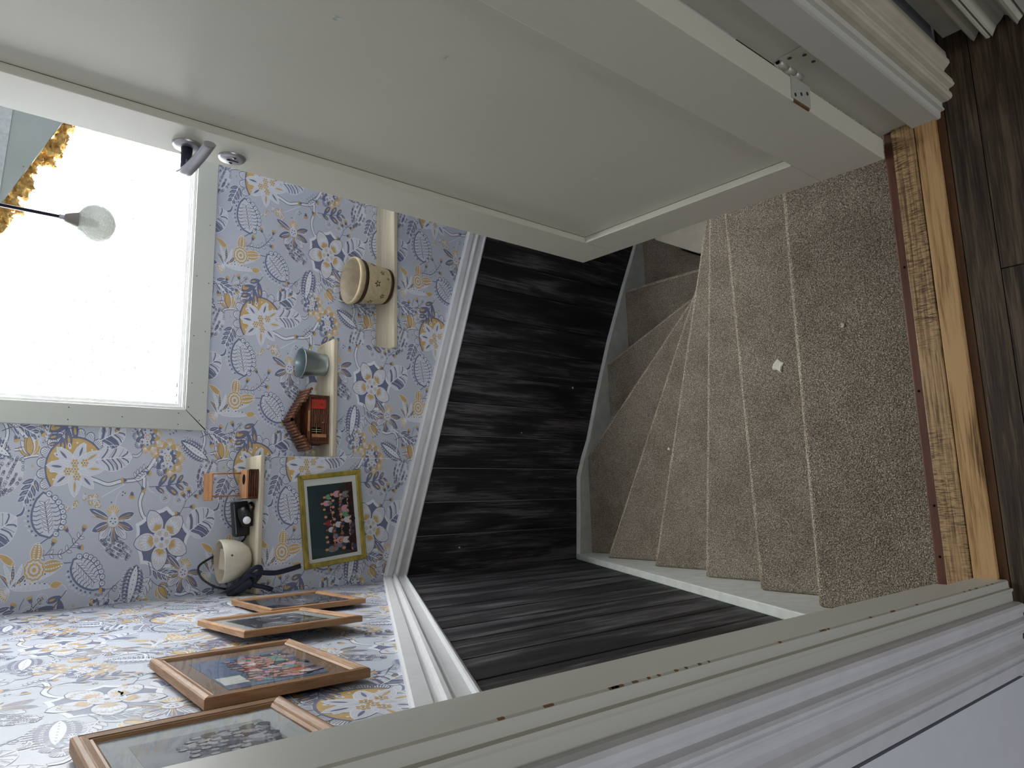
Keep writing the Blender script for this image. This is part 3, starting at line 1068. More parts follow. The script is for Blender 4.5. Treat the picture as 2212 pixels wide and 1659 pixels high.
# --- half sunflower with star lily
def sun(c):
    a0, a1 = math.radians(144), math.radians(323)
    R0 = 212
    n = 30
    fill([arcpt(c, R0, a0 + (a1 - a0) * i / n) for i in range(n + 1)], GOLD, 0)
    stroke([arcpt(c, R0 + 6, a0 + (a1 - a0) * i / n) for i in range(n + 1)], 14, NAVY, 2)
    k = 10
    for i in range(k):
        b0, b1 = a0 + (a1 - a0) * i / k, a0 + (a1 - a0) * (i + 1) / k
        m = (b0 + b1) / 2
        pts = [arcpt(c, R0 + 12, b0 + 0.02)]
        for j in range(7):
            t = j / 6
            aa = b0 + 0.015 + (b1 - b0 - 0.03) * t
            pts.append(arcpt(c, R0 + 38 + 32 * sin(pi * t) ** 0.7, aa))
        pts.append(arcpt(c, R0 + 12, b1 - 0.02))
        outlined(pts, WHT, INK, 5, 0)
        for j in range(1, 6):
            t = j / 6
            aa = b0 + (b1 - b0) * t
            stroke([arcpt(c, R0 + 16, m + (aa - m) * 0.85), arcpt(c, R0 + 32 + 26 * sin(pi * t) ** 0.7, aa)], 4.2, NAVY, 2)
    for i in range(9):
        aa = a0 + (a1 - a0) * (i + 0.5) / 9
        if i % 2 == 0:
            ell(arcpt(c, R0 - 34, aa), 7, 7, 0, WHT, 2, 8)
            ell(arcpt(c, R0 - 70, aa), 6, 6, 0, WHT, 2, 8)
        else:
            ell(arcpt(c, R0 - 48, aa), 26, 13, aa, WHT, 2, 10)
            ell(arcpt(c, R0 - 48, aa), 12, 5, aa, NAVY, 3, 8)
    for i in range(7):
        aa = a0 + (a1 - a0) * (i + 0.5) / 7
        ring_(arcpt(c, R0 + 98, aa), 7, 5, GOLD, 1, 8)
    tips = [(-140, -145), (62, -182), (190, -122), (222, 8), (140, 146), (-5, 205), (-160, 122), (-214, -18)]
    for i, (dx, dy) in enumerate(tips):
        t = (c[0] + dx, c[1] + dy)
        L, up, dn = leafshape(c, t, 96, p=0.75)
        outlined(L, PALE, WHT, 5, 3)
        q = lambda s: (c[0] + dx * s, c[1] + dy * s)
        L2, _, _ = leafshape(q(0.46), q(0.84), 17)
        fill(L2, GOLD if i in (2, 3, 5) else NAVY, 5)
        for sd in (up, dn):
            mid = [((sd[j][0] * 0.6 + (c[0] + dx * j / 9) * 0.4), (sd[j][1] * 0.6 + (c[1] + dy * j / 9) * 0.4)) for j in range(2, 9)]
            stroke(mid, 2.4, WHT, 5)
    for dx, dy in ((-5, -35), (68, -37), (-3, 7), (-57, 23), (12, 60)):
        p = (c[0] + dx, c[1] + dy)
        for j in range(6):
            ell(arcpt(p, 20, j * pi / 3), 11, 9, j * pi / 3, GOLD, 6, 8)
        ell(p, 11, 11, 0, WHT, 7, 8)
        ell(p, 6, 6, 0, INK, 8, 8)


# --- striped cabbage leaf: base, tip
def cabbage(b, t, w, heavy=True):
    L, up, dn = leafshape(b, t, w, p=0.6)
    fill(L, PALE, 0)
    stroke(L, 4, WHT, 3, closed=True)
    b, t = np.array(b, float), np.array(t, float)
    d = t - b
    stroke([b, b + d * 0.5, t], 7, WHT, 4)
    for k, s in enumerate((0.12, 0.26, 0.4, 0.54, 0.68)):
        for sd, col_ in ((up, NAVY), (dn, NAVY if k % 2 == 0 else PALE)):
            e0, e1 = np.array(sd[min(9, int(s * 9) + 2)]), np.array(sd[min(9, int(s * 9) + 3)])
            a = b + d * s
            m = a * 0.45 + e0 * 0.55 + d * 0.05
            wv = 24 if (heavy and k in (0, 1)) else 11
            if sd is up and k == 1 and heavy:
                wv = 46
            curve([a, m, e0 * 0.96 + a * 0.04], wv, col_, 1, 4)
            curve([a + d * 0.06, m + d * 0.07, e1 * 0.95 + a * 0.05], 3.0, INK if k % 2 else WHT, 2, 4)
    nn = np.array([-d[1], d[0]]) / np.linalg.norm(d)
    hk = [t - nn * 8, t + d * 0.14 + nn * 4, t + d * 0.27 - nn * 18, t + d * 0.30 - nn * 44]
    pl = spline(hk, 4)
    L2 = [tuple(p + nn * 9 * (1 - i / len(pl))) for i, p in enumerate(pl)] + [tuple(p - nn * (9 + 9 * sin(pi * i / len(pl)))) for i, p in reversed(list(enumerate(pl)))]
    outlined(L2, NAVY if heavy else PALE, WHT if heavy else INK, 4, 2)


# --- carnation/peony
def peony(c, r, rot=0.0, inner=NAVY):
    n = 9
    for i in range(n):
        a = rot + 2 * pi * i / n
        p = arcpt(c, r * 0.72, a)
        e = ell(p, r * 0.36, r * 0.30, a, GOLD if i not in (3, 4) else inner, 0, 12)
        for j in range(-3, 4):
            stroke([arcpt(p, -r * 0.05, a), arcpt(p, r * 0.33, a + j * 0.33)], 3.2, WHT, 2)
    for i in range(7):
        a = rot + 0.3 + 2 * pi * i / 7
        p = arcpt(c, r * 0.42, a)
        ell(p, r * 0.27, r * 0.2, a, PALE if i % 3 else inner, 3, 10)
        for j in range(-2, 3):
            stroke([arcpt(p, 0, a), arcpt(p, r * 0.25, a + j * 0.4)], 3, WHT if i % 3 == 0 else INK, 4)
    ell(c, r * 0.27, r * 0.27, 0, PALE, 5, 12)
    for i in range(6):
        ell(arcpt(c, r * 0.15, i * 1.05), 7, 6, 0, GOLD, 6, 8)
    for i in range(5):
        ell(arcpt(c, r * 0.3, i * 1.25 + 0.4), 6, 5, 0, INK, 6, 6)


# --- feathery frond with a white dotted heart
def frond(b, t, w):
    b, t = np.array(b, float), np.array(t, float)
    d = t - b
    nn = np.array([-d[1], d[0]]) / np.linalg.norm(d)
    L, up, dn = leafshape(b, t, w * 0.85, p=0.5)
    fill(L, NAVY, 0)
    for k in range(11):
        s = 0.06 + 0.085 * k
        h = w * 0.5 * sin(pi * min(1, s * 0.9 + 0.06)) ** 0.5
        for sg in (1, -1):
            p0 = b + d * s
            e = p0 + nn * sg * h * 1.12 + d * 0.05
            stroke([p0, p0 * 0.4 + e * 0.6 + d * 0.012, e], 4.5, INK, 1)
            ell(tuple(e), 7.5, 7.5, 0, PALE, 2, 8)
            ell(tuple(e), 3, 3, 0, INK, 3, 6)
            ell(tuple(p0 * 0.52 + e * 0.48), 8, 6.5, 0, WHT, 2, 8)
            ell(tuple(p0 * 0.52 + e * 0.48), 3, 3, 0, INK, 3, 6)
            stroke([p0 + nn * sg * w * 0.1 + d * 0.03, e + d * 0.02], 2.5, WHT, 2)
    L, up, dn = leafshape(b + d * 0.02, b + d * 0.95, w * 0.30)
    fill(L, WHT, 3)
    for k in range(7):
        ell(tuple(b + d * (0.14 + 0.11 * k)), 4, 4, 0, INK, 4, 6)


# --- leaf packed with rings
def ringleaf(b, t, w, rs=0):
    rr = random.Random(rs)
    b, t = np.array(b, float), np.array(t, float)
    d = t - b
    nn = np.array([-d[1], d[0]]) / np.linalg.norm(d)
    for k in range(46):
        s = (k + 0.5) / 46
        h = w / 2 * sin(pi * (s * 0.86 + 0.14)) ** 0.9 if s < 0.95 else 4
        for q in (-0.82, -0.42, 0.02, 0.45, 0.84):
            if rr.random() < 0.40:
                p = b + d * s + nn * h * q
                r = rr.uniform(6.5, 11.5)
                ell(tuple(p), r, r, 0, WHT, 1, 8)
                ring_(tuple(p), r, 3.6, INK, 2, 8)
                ell(tuple(p), 3.2, 3.2, 0, INK, 2, 6)
    L, up, dn = leafshape(b, t, w * 0.95, p=0.6)
    fill(L, PALE, 0)
    for sd, sg in ((up, 1), (dn, -1)):
        for i in range(1, len(sd) - 1):
            p = np.array(sd[i]) + nn * sg * 15
            ell(tuple(p), 4.5, 3.2, 0, PALE, 1, 6)


# --- paisley with scalloped edge
def paisley(b, t, w, sg=1):
    w = w * 1.04
    """b: round end, t: pointed end"""
    b, t = np.array(b, float), np.array(t, float)
    L, up, dn = leafshape(b, t, w, p=0.62)
    fill(L, PALE, 0)
    stroke(L, 15, NAVY, 2, closed=True)
    d = t - b
    nn = np.array([-d[1], d[0]]) / np.linalg.norm(d)
    stroke([b + d * 0.1, b + d * 0.8], 4, INK, 3)
    for k in range(7):
        s = 0.16 + 0.095 * k
        p0 = b + d * s
        h = w * 0.5 * sin(pi * (s * 0.85 + 0.12)) ** 0.62
        for q in (1, -1):
            lp_, _, _ = leafshape(p0, p0 + nn * q * h * 0.42 + d * 0.10, 16)
            outlined(lp_, WHT, INK, 3, 3)
            e = p0 + nn * q * h * 0.98 + d * 0.015
            curve([p0 + nn * q * h * 0.45, p0 + nn * q * h * 0.7 - d * 0.02, e], 6, NAVY, 3, 3)
    side, other = (up, dn) if sg > 0 else (dn, up)
    for i in range(len(side) - 1):
        p = (np.array(side[i]) + np.array(side[i + 1])) / 2 + nn * sg * 15
        pts_ = ell(tuple(p), 21, 19, 0, WHT, 3, 10)
        stroke(pts_, 5.5, NAVY, 4, closed=True)
        for j in range(3):
            stroke([p - nn * sg * 8, p + nn * sg * 13 + d / np.linalg.norm(d) * (j - 1) * 11], 2.4, NAVY, 4)
    for i in range(1, len(other) - 1):
        p = np.array(other[i]) - nn * sg * 24
        ell(tuple(p), 9, 8, 0, NAVY, 1, 8)
        ell(tuple(p - nn * sg * 20 + d * 0.03), 14, 6, atan2(nn[1], nn[0]) + 0.5, PALE, 1, 8)


# --- serrated slate leaf
def darkleaf(b, t, w, colr=NAVY):
    b, t = np.array(b, float), np.array(t, float)
    d = t - b
    nn = np.array([-d[1], d[0]]) / np.linalg.norm(d)
    stroke([b, t], 6, WHT, 3)
    for k in range(4):
        s = 0.12 + 0.2 * k
        for sg in (1, -1):
            p0 = b + d * s
            p1 = p0 + d * 0.34 + nn * sg * w * 0.5 * (1 - 0.15 * k)
            lp_, _, _ = leafshape(p0, p1, w * 0.27)
            outlined(lp_, colr, WHT if colr == NAVY else INK, 3.2, 0)
            if colr == NAVY:
                stroke([p0 + (p1 - p0) * 0.2, p0 + (p1 - p0) * 0.75], 2.5, PALE, 2)


# --- five petalled mandala flower
def star(c, r, rot):
    for i in range(5):
        a = rot + 2 * pi * i / 5 + pi / 5
        tip = arcpt(c, r * 0.98, a)
        l0, r0 = arcpt(c, r * 0.86, a - 0.36), arcpt(c, r * 0.86, a + 0.36)
        fill([arcpt(c, r * 0.35, a), l0, arcpt(c, r * 0.90, a - 0.12), tip, arcpt(c, r * 0.90, a + 0.12), r0], NAVY, 1)
        fill([arcpt(c, r * 0.5, a), arcpt(c, r * 0.98, a - 0.42), arcpt(c, r * 1.0, a - 0.2), arcpt(c, r * 1.13, a), arcpt(c, r * 1.0, a + 0.2), arcpt(c, r * 0.98, a + 0.42)], WHT, 0)
    for i in range(5):
        a = rot + 2 * pi * i / 5
        b, t = arcpt(c, r * 0.22, a), arcpt(c, r * 1.08, a)
        L, up, dn = leafshape(b, t, r * 0.62, p=0.55)
        outlined(L, PALE, INK, 5, 2)
        q = lambda s, w_: (c[0] + r * s * cos(a) - w_ * sin(a), c[1] + r * s * sin(a) + w_ * cos(a))
        for k in range(-3, 4):
            L2, _, _ = leafshape(q(0.32, 0), q(0.62 - 0.05 * abs(k), k * r * 0.075), 14)
            fill(L2, GOLD, 5)
        for k in range(-2, 3):
            ep = q(0.86 - 0.06 * abs(k), k * r * 0.11)
            stroke([q(0.6, k * r * 0.08), ep], 11, WHT, 4)
            ell(ep, 8.5, 8.5, 0, WHT, 5, 8)
            ring_(ep, 8.5, 2.4, GOLD, 6, 8)
    ell(c, r * 0.34, r * 0.34, 0, PALE, 5, 10)
    for i in range(5):
        a = rot + 2 * pi * i / 5 + pi / 5
        stroke([arcpt(c, r * 0.06, a), arcpt(c, r * 0.34, a)], 7, WHT, 7)
        a2 = rot + 2 * pi * i / 5
        p = arcpt(c, r * 0.22, a2)
        ell(p, 17, 15, a2, GOLD, 6, 5)
        ell(p, 11, 9, a2, WHT, 7, 5)
        ell(p, 4, 4, 0, INK, 8, 5)
    stroke([arcpt(c, r * 0.34, rot + 2 * pi * i / 10 * 1.0) for i in range(10)], 5, WHT, 7, closed=True)
    ell(c, 13, 13, 0, NAVY, 8, 8)


# --- orchid: rot is the direction of its skirt
def orchid(c, s, rot):
    pet = [(0.0, 1.25, 0.55, NAVY), (0.55, 1.2, 0.5, PALE), (-0.55, 1.2, 0.5, PALE), (1.05, 1.25, 0.46, NAVY), (-1.05, 1.25, 0.46, NAVY), (1.9, 1.45, 0.40, NAVY), (-1.75, 1.25, 0.40, NAVY)]
    for k, (a, l, w, cc) in enumerate(pet):
        a += rot
        L, up, dn = leafshape(arcpt(c, s * 0.25, a), arcpt(c, s * l, a + 0.12 * (1 if k % 2 else -1)), s * w, p=0.6)
        outlined(L, cc, INK if cc == PALE else WHT, 3.2, 0)
        for j in (-1, 0, 1):
            stroke([arcpt(c, s * 0.35, a + j * 0.12), arcpt(c, s * (l - 0.25), a + j * 0.13)], 5 if cc == NAVY else 3, (GOLD if cc == NAVY and j <= 0 else (WHT if cc == NAVY else INK)), 2)
    ell(c, s * 0.34, s * 0.30, rot, PALE, 3, 12)
    ring_(c, s * 0.33, 4, GOLD, 4, 12)
    for j in range(5):
        ell(arcpt(c, s * 0.14, rot + j * 1.3), 7, 5, 0, INK, 4, 6)
    for j in range(-3, 4):
        L, _, _ = leafshape(arcpt(c, s * 0.3, rot + pi), arcpt(c, s * (0.86 - 0.05 * abs(j)), rot + pi + j * 0.2), s * 0.17)
        outlined(L, GOLD, WHT, 2.6, 5)


def bud(p, r, ang):
    e = arcpt(p, r * 0.8, ang)
    for j in (-1, 0, 1):
        ell(arcpt(p, r * 0.9, ang + j * 0.45), r * 0.62, r * 0.42, ang + j * 0.45, GOLD, 2, 8)
    ell(p, r * 0.62, r * 0.55, ang, NAVY, 3, 8)
    for j in (-1, 1):
        stroke([p, arcpt(p, r * 0.9, ang + j * 0.9)], 4, INK, 3)


def berry_twig(pts, buds, w=5, leaves=True):
    curve(pts, w, INK, 1)
    sp = spline(pts, 6)
    for i, (bx, by) in enumerate(buds):
        k = min(range(len(sp)), key=lambda j: (sp[j][0] - bx) ** 2 + (sp[j][1] - by) ** 2)
        k = max(0, k - 3)
        m = ((sp[k][0] + bx) / 2 + 8, (sp[k][1] + by) / 2)
        curve([sp[k], m, (bx, by)], 3.6, INK, 1, 4)
        bud((bx, by), 24, atan2(by - m[1], bx - m[0]))
    if leaves:
        for k in range(2, len(sp) - 2, 4):
            d = sp[k + 1] - sp[k - 1]
            a = atan2(d[1], d[0])
            for sg in (1, -1):
                L, _, _ = leafshape(sp[k], arcpt(sp[k], 42, a + sg * 0.9), 20)
                outlined(L, PALE, INK, 3.4, 1)


def trunk(pts, w):
    sp = spline(pts, 6)
    stroke(sp, w + 10, INK, 0)
    stroke(sp, w, WHT, 1)
    for k in range(3, len(sp) - 3, 5):
        d = sp[k + 1] - sp[k - 1]
        d = d / (np.linalg.norm(d) + 1e-9)
        stroke([sp[k] + d * 2, sp[k] + d * 30], 3, PALE, 2)


def droplets(b, t, sz):
    """spray of drop leaves along a stem"""
    b, t = np.array(b, float), np.array(t, float)
    d = t - b
    nn = np.array([-d[1], d[0]]) / np.linalg.norm(d)
    curve([b, b + d * 0.5 + nn * 12, t], 5, INK, 1)
    for k, (s, sg, l) in enumerate(((0.18, 1, 0.8), (0.26, -1, 1.0), (0.46, 1, 1.15), (0.52, -1, 1.0), (0.74, 1, 0.8), (0.78, -1, 0.75), (0.96, 1, 0.5))):
        p0 = b + d * s + nn * 10 * sin(pi * s)
        p1 = p0 + (d / np.linalg.norm(d) * 0.75 + nn * sg * 0.66) * sz * l
        L, _, _ = leafshape(p1, p0, sz * 0.36 * l, p=0.6)
        outlined(L, NAVY, INK, 3, 1)
        L2, _, _ = leafshape(p1 + (p0 - p1) * 0.16, p1 + (p0 - p1) * 0.6, sz * 0.14 * l)
        fill(L2, GOLD, 3)
        if k % 2 == 0:
            ring_(tuple(p1 + nn * sg * 34), 40, 3, WHT, 1, 14)
            for j in range(5):
                ell(arcpt(p1 + nn * sg * 40, 10, j * 1.26), 6, 4, j * 1.26, GOLD if j % 2 else INK, 2, 6)


def shellflower(c, s):
    # fan at the base
    for j in range(7):
        a = radians(125 + 18 * j)
        a = pi * 0.62 + j * 0.19
        L, _, _ = leafshape(arcpt(c, 6, a), arcpt(c, s * 0.78, a), s * 0.15, p=0.4)
        outlined(L, GOLD, WHT, 4, 1)
    for a, l, w, cc in ((-2.25, 1.1, 0.26, NAVY), (-1.85, 1.45, 0.26, PALE), (-1.5, 1.45, 0.24, NAVY), (-1.12, 1.5, 0.24, PALE), (-0.75, 1.35, 0.26, NAVY)):
        L, up, dn = leafshape(c, arcpt(c, s * l, a), s * w, skew=10, p=0.6)
        outlined(L, cc, WHT, 4, 1)
        for j in range(3, 9):
            if cc == PALE:
                stroke([up[j], dn[j]], 4, WHT, 3)
            else:
                ell(((up[j][0] + dn[j][0]) / 2, (up[j][1] + dn[j][1]) / 2), 7, 6, 0, GOLD, 3, 6)
    for a, l, w in ((-0.28, 2.7, 0.28), (0.0, 2.55, 0.40)):
        L, up, dn = leafshape(c, arcpt(c, s * l, a), s * w, p=0.6)
        outlined(L, PALE, WHT, 4, 1)
        for j in range(1, 9):
            stroke([up[j], ((up[j][0] + dn[j][0]) / 2 + 8, (up[j][1] + dn[j][1]) / 2), dn[j]], 4, WHT, 3)
            ell(dn[j], 7, 5, a, INK if j % 2 else GOLD, 3, 6)
    t = arcpt(c, s * 2.3, 0.0)
    L, _, _ = leafshape(t, (t[0] + s * 0.75, t[1] - 10), s * 0.42)
    outlined(L, GOLD, WHT, 3, 4)
    # ochre bloom behind
    m = (c[0] + s * 1.35, c[1] - s * 0.95)
    for lay_, (r_, cc) in enumerate(((s * 0.62, GOLD), (s * 0.48, PALE), (s * 0.40, GOLD), (s * 0.24, PALE), (s * 0.15, GOLD))):
        n = 11
        pts = []
        for i in range(n * 3):
            a = 2 * pi * i / (n * 3)
            pts.append(arcpt(m, r_ * (1 + 0.07 * cos(n * a)), a))
        fill(pts, cc, 4 + lay_)
        stroke(pts, 3, WHT, 4 + lay_, closed=True)
    for a, l in ((-1.45, 1.55), (-0.15, 1.75)):
        b_, t_ = arcpt(m, s * 0.4, a), arcpt(m, s * l, a)
        L, up, dn = leafshape(b_, t_, s * 0.72, p=0.6)
        outlined(L, GOLD, WHT, 4, 2)
        for j in range(2, 9, 1):
            ell(((up[j][0] * .7 + dn[j][0] * .3), (up[j][1] * .7 + dn[j][1] * .3)), 8, 6, 0, WHT, 4, 6)
            ell(((up[j][0] * .3 + dn[j][0] * .7), (up[j][1] * .3 + dn[j][1] * .7)), 8, 6, 0, PALE, 4, 6)
    L, _, _ = leafshape((c[0] + 30, c[1] - s * 1.25), (c[0] - s * 0.75, c[1] - s * 1.95), s * 0.42)
    outlined(L, GOLD, WHT, 4, 1)


def lotus(c, s, rot):
    for j, (a, l) in enumerate(((-0.9, 0.8), (0.9, 0.8), (-0.5, 1.0), (0.5, 1.0), (-0.2, 1.05), (0.2, 1.05), (0.0, 1.1))):
        L, _, _ = leafshape(c, arcpt(c, s * l, rot + a), s * 0.42, p=0.7)
        outlined(L, GOLD if j % 3 != 2 else PALE, WHT if j % 2 else INK, 3.4, 1 + j // 3)
    for j in range(5):
        ell(arcpt(c, s * 1.15, rot - 0.5 + j * 0.25), 9, 6, rot, NAVY, 4, 6)


def florets(c, n, spread, rs):
    rr = random.Random(rs)
    for _ in range(n):
        p = (c[0] + rr.gauss(0, spread), c[1] + rr.gauss(0, spread * 0.55))
        for j in range(5):
            ell(arcpt(p, 11, j * 1.26), 7, 6, 0, GOLD if rr.random() < 0.7 else PALE, 1, 6)
        ell(p, 5, 5, 0, WHT, 2, 6)


def curl(c, r, a0, w=4):
    stroke([arcpt(c, r * (1 - 0.8 * i / 18), a0 + i * 0.45) for i in range(19)], w, INK, 1)


# ---------------- composition of one repeat
trunk([(690, 470), (760, 492), (850, 520), (950, 498), (1050, 490), (1120, 470), (1180, 400), (1230, 330)], 22)
trunk([(1140, 470), (1135, 560), (1105, 650), (1125, 740), (1172, 792), (1230, 830)], 22)
trunk([(330, 300), (270, 240), (225, 180), (120, 90), (20, 50)], 20)
trunk([(330, 300), (240, 280), (165, 285)], 12)
trunk([(330, 320), (260, 330), (210, 350)], 12)
trunk([(1560, 1530), (1590, 1410), (1550, 1330), (1450, 1340), (1400, 1330)], 18)
sun((600, 405))
cabbage((762, 342), (1040, 318), 190, heavy=False)
cabbage((776, 210), (985, 110), 200)
peony((1165, 170), 118, 0.4)
peony((1335, 325), 142, 0.0)
frond((1690, 330), (1450, 190), 150)
ringleaf((190, 335), (68, 600), 190, 1)
darkleaf((320, 462), (233, 640), 135)
paisley((425, 880), (372, 572), 205, sg=1)
curve([(420, 880), (380, 905), (335, 935)], 7, NAVY, 1)
florets((735, 630), 17, 52, 5)
florets((590, 690), 3, 28, 6)
curve([(800, 610), (870, 575), (930, 545), (980, 520)], 5, WHT, 1)
curve([(905, 670), (920, 610), (955, 560)], 7, PALE, 1)
orchid((893, 780), 142, pi / 2)
star((1290, 925), 218, -2.02)
cabbage((1512, 888), (1745, 735), 230)
ringleaf((1030, 1035), (800, 915), 128, 2)
frond((1085, 1100), (1012, 1395), 185)
paisley((600, 1035), (800, 1248), 175, sg=-1)
curve([(585, 1055), (540, 1055), (498, 1052)], 7, NAVY, 1)
shellflower((165, 1200), 118)
berry_twig([(332, 1000), (430, 992), (520, 990), (600, 930), (655, 870)], [(548, 835), (670, 835), (450, 922), (640, 955)])
berry_twig([(0, 1400), (70, 1372), (150, 1372), (240, 1362), (310, 1345), (360, 1300)], [(182, 1322), (305, 1290), (96, 1440), (275, 1398), (328, 1358)], leaves=False)
curl((366, 1292), 24, 1.0)
curl((60, 1350), 26, 0.3)
curve([(230, 1340), (240, 1310), (262, 1270)], 4, INK, 1)
droplets((556, 1238), (390, 1480), 140)
curve([(440, 1192), (500, 1190), (545, 1215), (556, 1260)], 5, WHT, 1)
lotus((200, 1560), 122, -pi / 2 - 0.1)
orchid((1470, 1180), 138, pi / 2 + 0.35)
darkleaf((1195, 1135), (1370, 1205), 118)
darkleaf((1200, 1185), (1110, 1335), 105, PALE)
curve([(1180, 1090), (1195, 1160), (1190, 1230)], 6, INK, 1)
lotus((1262, 1265), 102, 0.9)
curve([(1200, 1215), (1225, 1240), (1262, 1265)], 4, INK, 1)
droplets((1178, 540), (1480, 500), 112)
curve([(1165, 500), (1180, 560), (1225, 585)], 4, WHT, 1)
curl((1530, 600), 26, 2.2)
berry_twig([(1440, 745), (1480, 680), (1500, 640), (1550, 600), (1590, 570)], [(1475, 610), (1522, 580), (1578, 612), (1540, 695), (1432, 745)], w=4, leaves=False)
darkleaf((130, 88), (322, 182), 125)
darkleaf((385, 215), (408, 95), 80, PALE)
berry_twig([(1060, 480), (1085, 450), (1120, 425), (1170, 385)], [(1165, 435), (985, 490), (1125, 550)], w=4)
berry_twig([(960, 1195), (880, 1262), (800, 1340), (735, 1370)], [(828, 1258), (848, 1352), (762, 1330)], w=4, leaves=False)
curl((735, 1372), 22, 0.0)
curl((915, 1250), 26, 1.5)
bud((1040, 590), 26, pi / 2)
for p in ((965, 600), (985, 585), (878, 648), (968, 575)):
    ell(p, 6, 6, 0, INK, 1, 6)
for p in ((770, 1285), (790, 1290), (812, 1284), (1375, 1130)):
    ring_(p, 7, 4, INK, 1, 8)

T_P = np.array(TRIS, float)                       # n,3,2
T_C = np.array(TCOL)
T_L = np.array(TLAY)
# design -> unit repeat (right, up), centred on the sunflower
UV = np.empty_like(T_P)
UV[..., 0] = -(T_P[..., 1] - 405.0) / PY_
UV[..., 1] = -((T_P[..., 0] - 600.0) + 0.06 * (T_P[..., 1] - 405.0)) / PX_


def clip_tri(t, planes):
    poly = [np.array(p) for p in t]
    for (a, b, c) in planes:                      # keep a*x+b*y <= c
        out = []
        for i in range(len(poly)):
            p, q = poly[i], poly[(i + 1) % len(poly)]
            dp, dq = a * p[0] + b * p[1] - c, a * q[0] + b * q[1] - c
            if dp <= 0:
                out.append(p)
            if (dp < 0 < dq) or (dq < 0 < dp):
                out.append(p + (q - p) * (dp / (dp - dq)))
        poly = out
        if len(poly) < 3:
            return []
    return [(poly[0], poly[i], poly[i + 1]) for i in range(1, len(poly) - 1)]


def lay_paper(parent, to3d, ref, W, H, regions):
    """regions: list of convex polygons (counter-clockwise) in wall coordinates"""
    tris, cols, lays = [], [], []
    for reg in regions:
        reg = np.array(reg, float)
        planes = []
        for i in range(len(reg)):
            p, q = reg[i], reg[(i + 1) % len(reg)]
            n = np.array([q[1] - p[1], -(q[0] - p[0])])
            n /= np.linalg.norm(n)
            planes.append((n[0], n[1], float(n @ p)))
        lo, hi = reg.min(0), reg.max(0)
        for i in range(int(math.floor((lo[0] - ref[0]) / W)) - 1, int(math.ceil((hi[0] - ref[0]) / W)) + 2):
            for j in range(int(math.floor((lo[1] - ref[1]) / H)) - 1, int(math.ceil((hi[1] - ref[1]) / H)) + 2):
                P = UV * np.array([W, H]) + np.array([ref[0] + i * W, ref[1] + j * H])
                dist = np.stack([P[..., 0] * a + P[..., 1] * b - c for a, b, c in planes], -1)
                inside = (dist <= 0).all(axis=(1, 2))
                outside = ((dist > 0).all(axis=1)).any(axis=1)
                tris.append(P[inside])
                cols.append(T_C[inside])
                lays.append(T_L[inside])
                mid = ~inside & ~outside
                if mid.any():
                    tt, cc, ll = [], [], []
                    for t, c_, l_ in zip(P[mid], T_C[mid], T_L[mid]):
                        for r in clip_tri(t, planes):
                            tt.append(r)
                            cc.append(c_)
                            ll.append(l_)
                    if tt:
                        tris.append(np.array(tt))
                        cols.append(np.array(cc))
                        lays.append(np.array(ll))
    P, C_, L_ = np.concatenate(tris), np.concatenate(cols), np.concatenate(lays)
    n = len(P)
    V = to3d(P.reshape(-1, 2), (0.00025 + 0.00009 * np.repeat(L_, 3))) - np.array(wloc(parent))
    me = bpy.data.meshes.new('wallpaper_print')
    me.vertices.add(3 * n)
    me.vertices.foreach_set('co', V.astype(np.float32).ravel())
    me.loops.add(3 * n)
    me.loops.foreach_set('vertex_index', np.arange(3 * n, dtype=np.int32))
    me.polygons.add(n)
    me.polygons.foreach_set('loop_start', np.arange(0, 3 * n, 3, dtype=np.int32))
    for k in ('p_ink', 'p_navy', 'p_gold', 'p_white', 'p_pale'):
        me.materials.append(M[k])
    me.polygons.foreach_set('material_index', C_.astype(np.int32))
    me.update(calc_edges=True)
    me.validate()
    o = bpy.data.objects.new('wallpaper_print', me)
    col.objects.link(o)
    o.parent = parent
    o['kind'] = 'stuff'
    o['_w'] = wloc(parent)
    return n


far3 = lambda y: (lambda p, e: np.stack([p[:, 0], y - e, p[:, 1]], -1))
left3 = lambda p, e: np.stack([XLW + e, p[:, 0], p[:, 1]], -1)
XV = XEND - 0.002
up_regs = [[(XLW, 0.545), (WX0 - 0.03, 0.545), (WX0 - 0.03, ZTOP), (XLW, ZTOP)],
           [(WX0 - 0.03, 0.545), (0.171, 0.545), (0.171, 0.281), (0.6165, 0.281), (0.6165, 0.545)]]
up_regs = [[(XLW + 0.0006, 0.545), (WX0 - 0.03, 0.545), (WX0 - 0.03, ZTOP), (XLW + 0.0006, ZTOP)],
           [(WX0 - 0.03, 0.545), (XV, 0.545), (XV, WZ0 - 0.03), (WX0 - 0.03, WZ0 - 0.03)],
           [(0.172, 0.281), (0.6165, 0.281), (0.6165, 0.545), (0.172, 0.545)],
           [(0.6165, 0.026), (XV, 0.026), (XV, 0.545), (0.6165, 0.545)],
           [(WX1 + 0.03, WZ0 - 0.03), (XV, WZ0 - 0.03), (XV, ZTOP), (WX1 + 0.03, ZTOP)]]
nt = lay_paper(wall_far, far3(YU), (0.1325, 1.0875), 0.5535, 0.562, up_regs)
dl_ = lambda x: dado_far_t(x) - 0.012
low_regs = []
for x0, x1, zt in LEDGE:
    x1 = min(x1, XV)
    low_regs.append([(x0 + 0.0006, dl_(x0)), (x1, dl_(x1)), (x1, zt), (x0 + 0.0006, zt)])
nt += lay_paper(wall_far, far3(YFW), (0.138, 0.387), 0.541, 0.551, low_regs)
dly = lambda y: dado_left_t(y) - 0.012
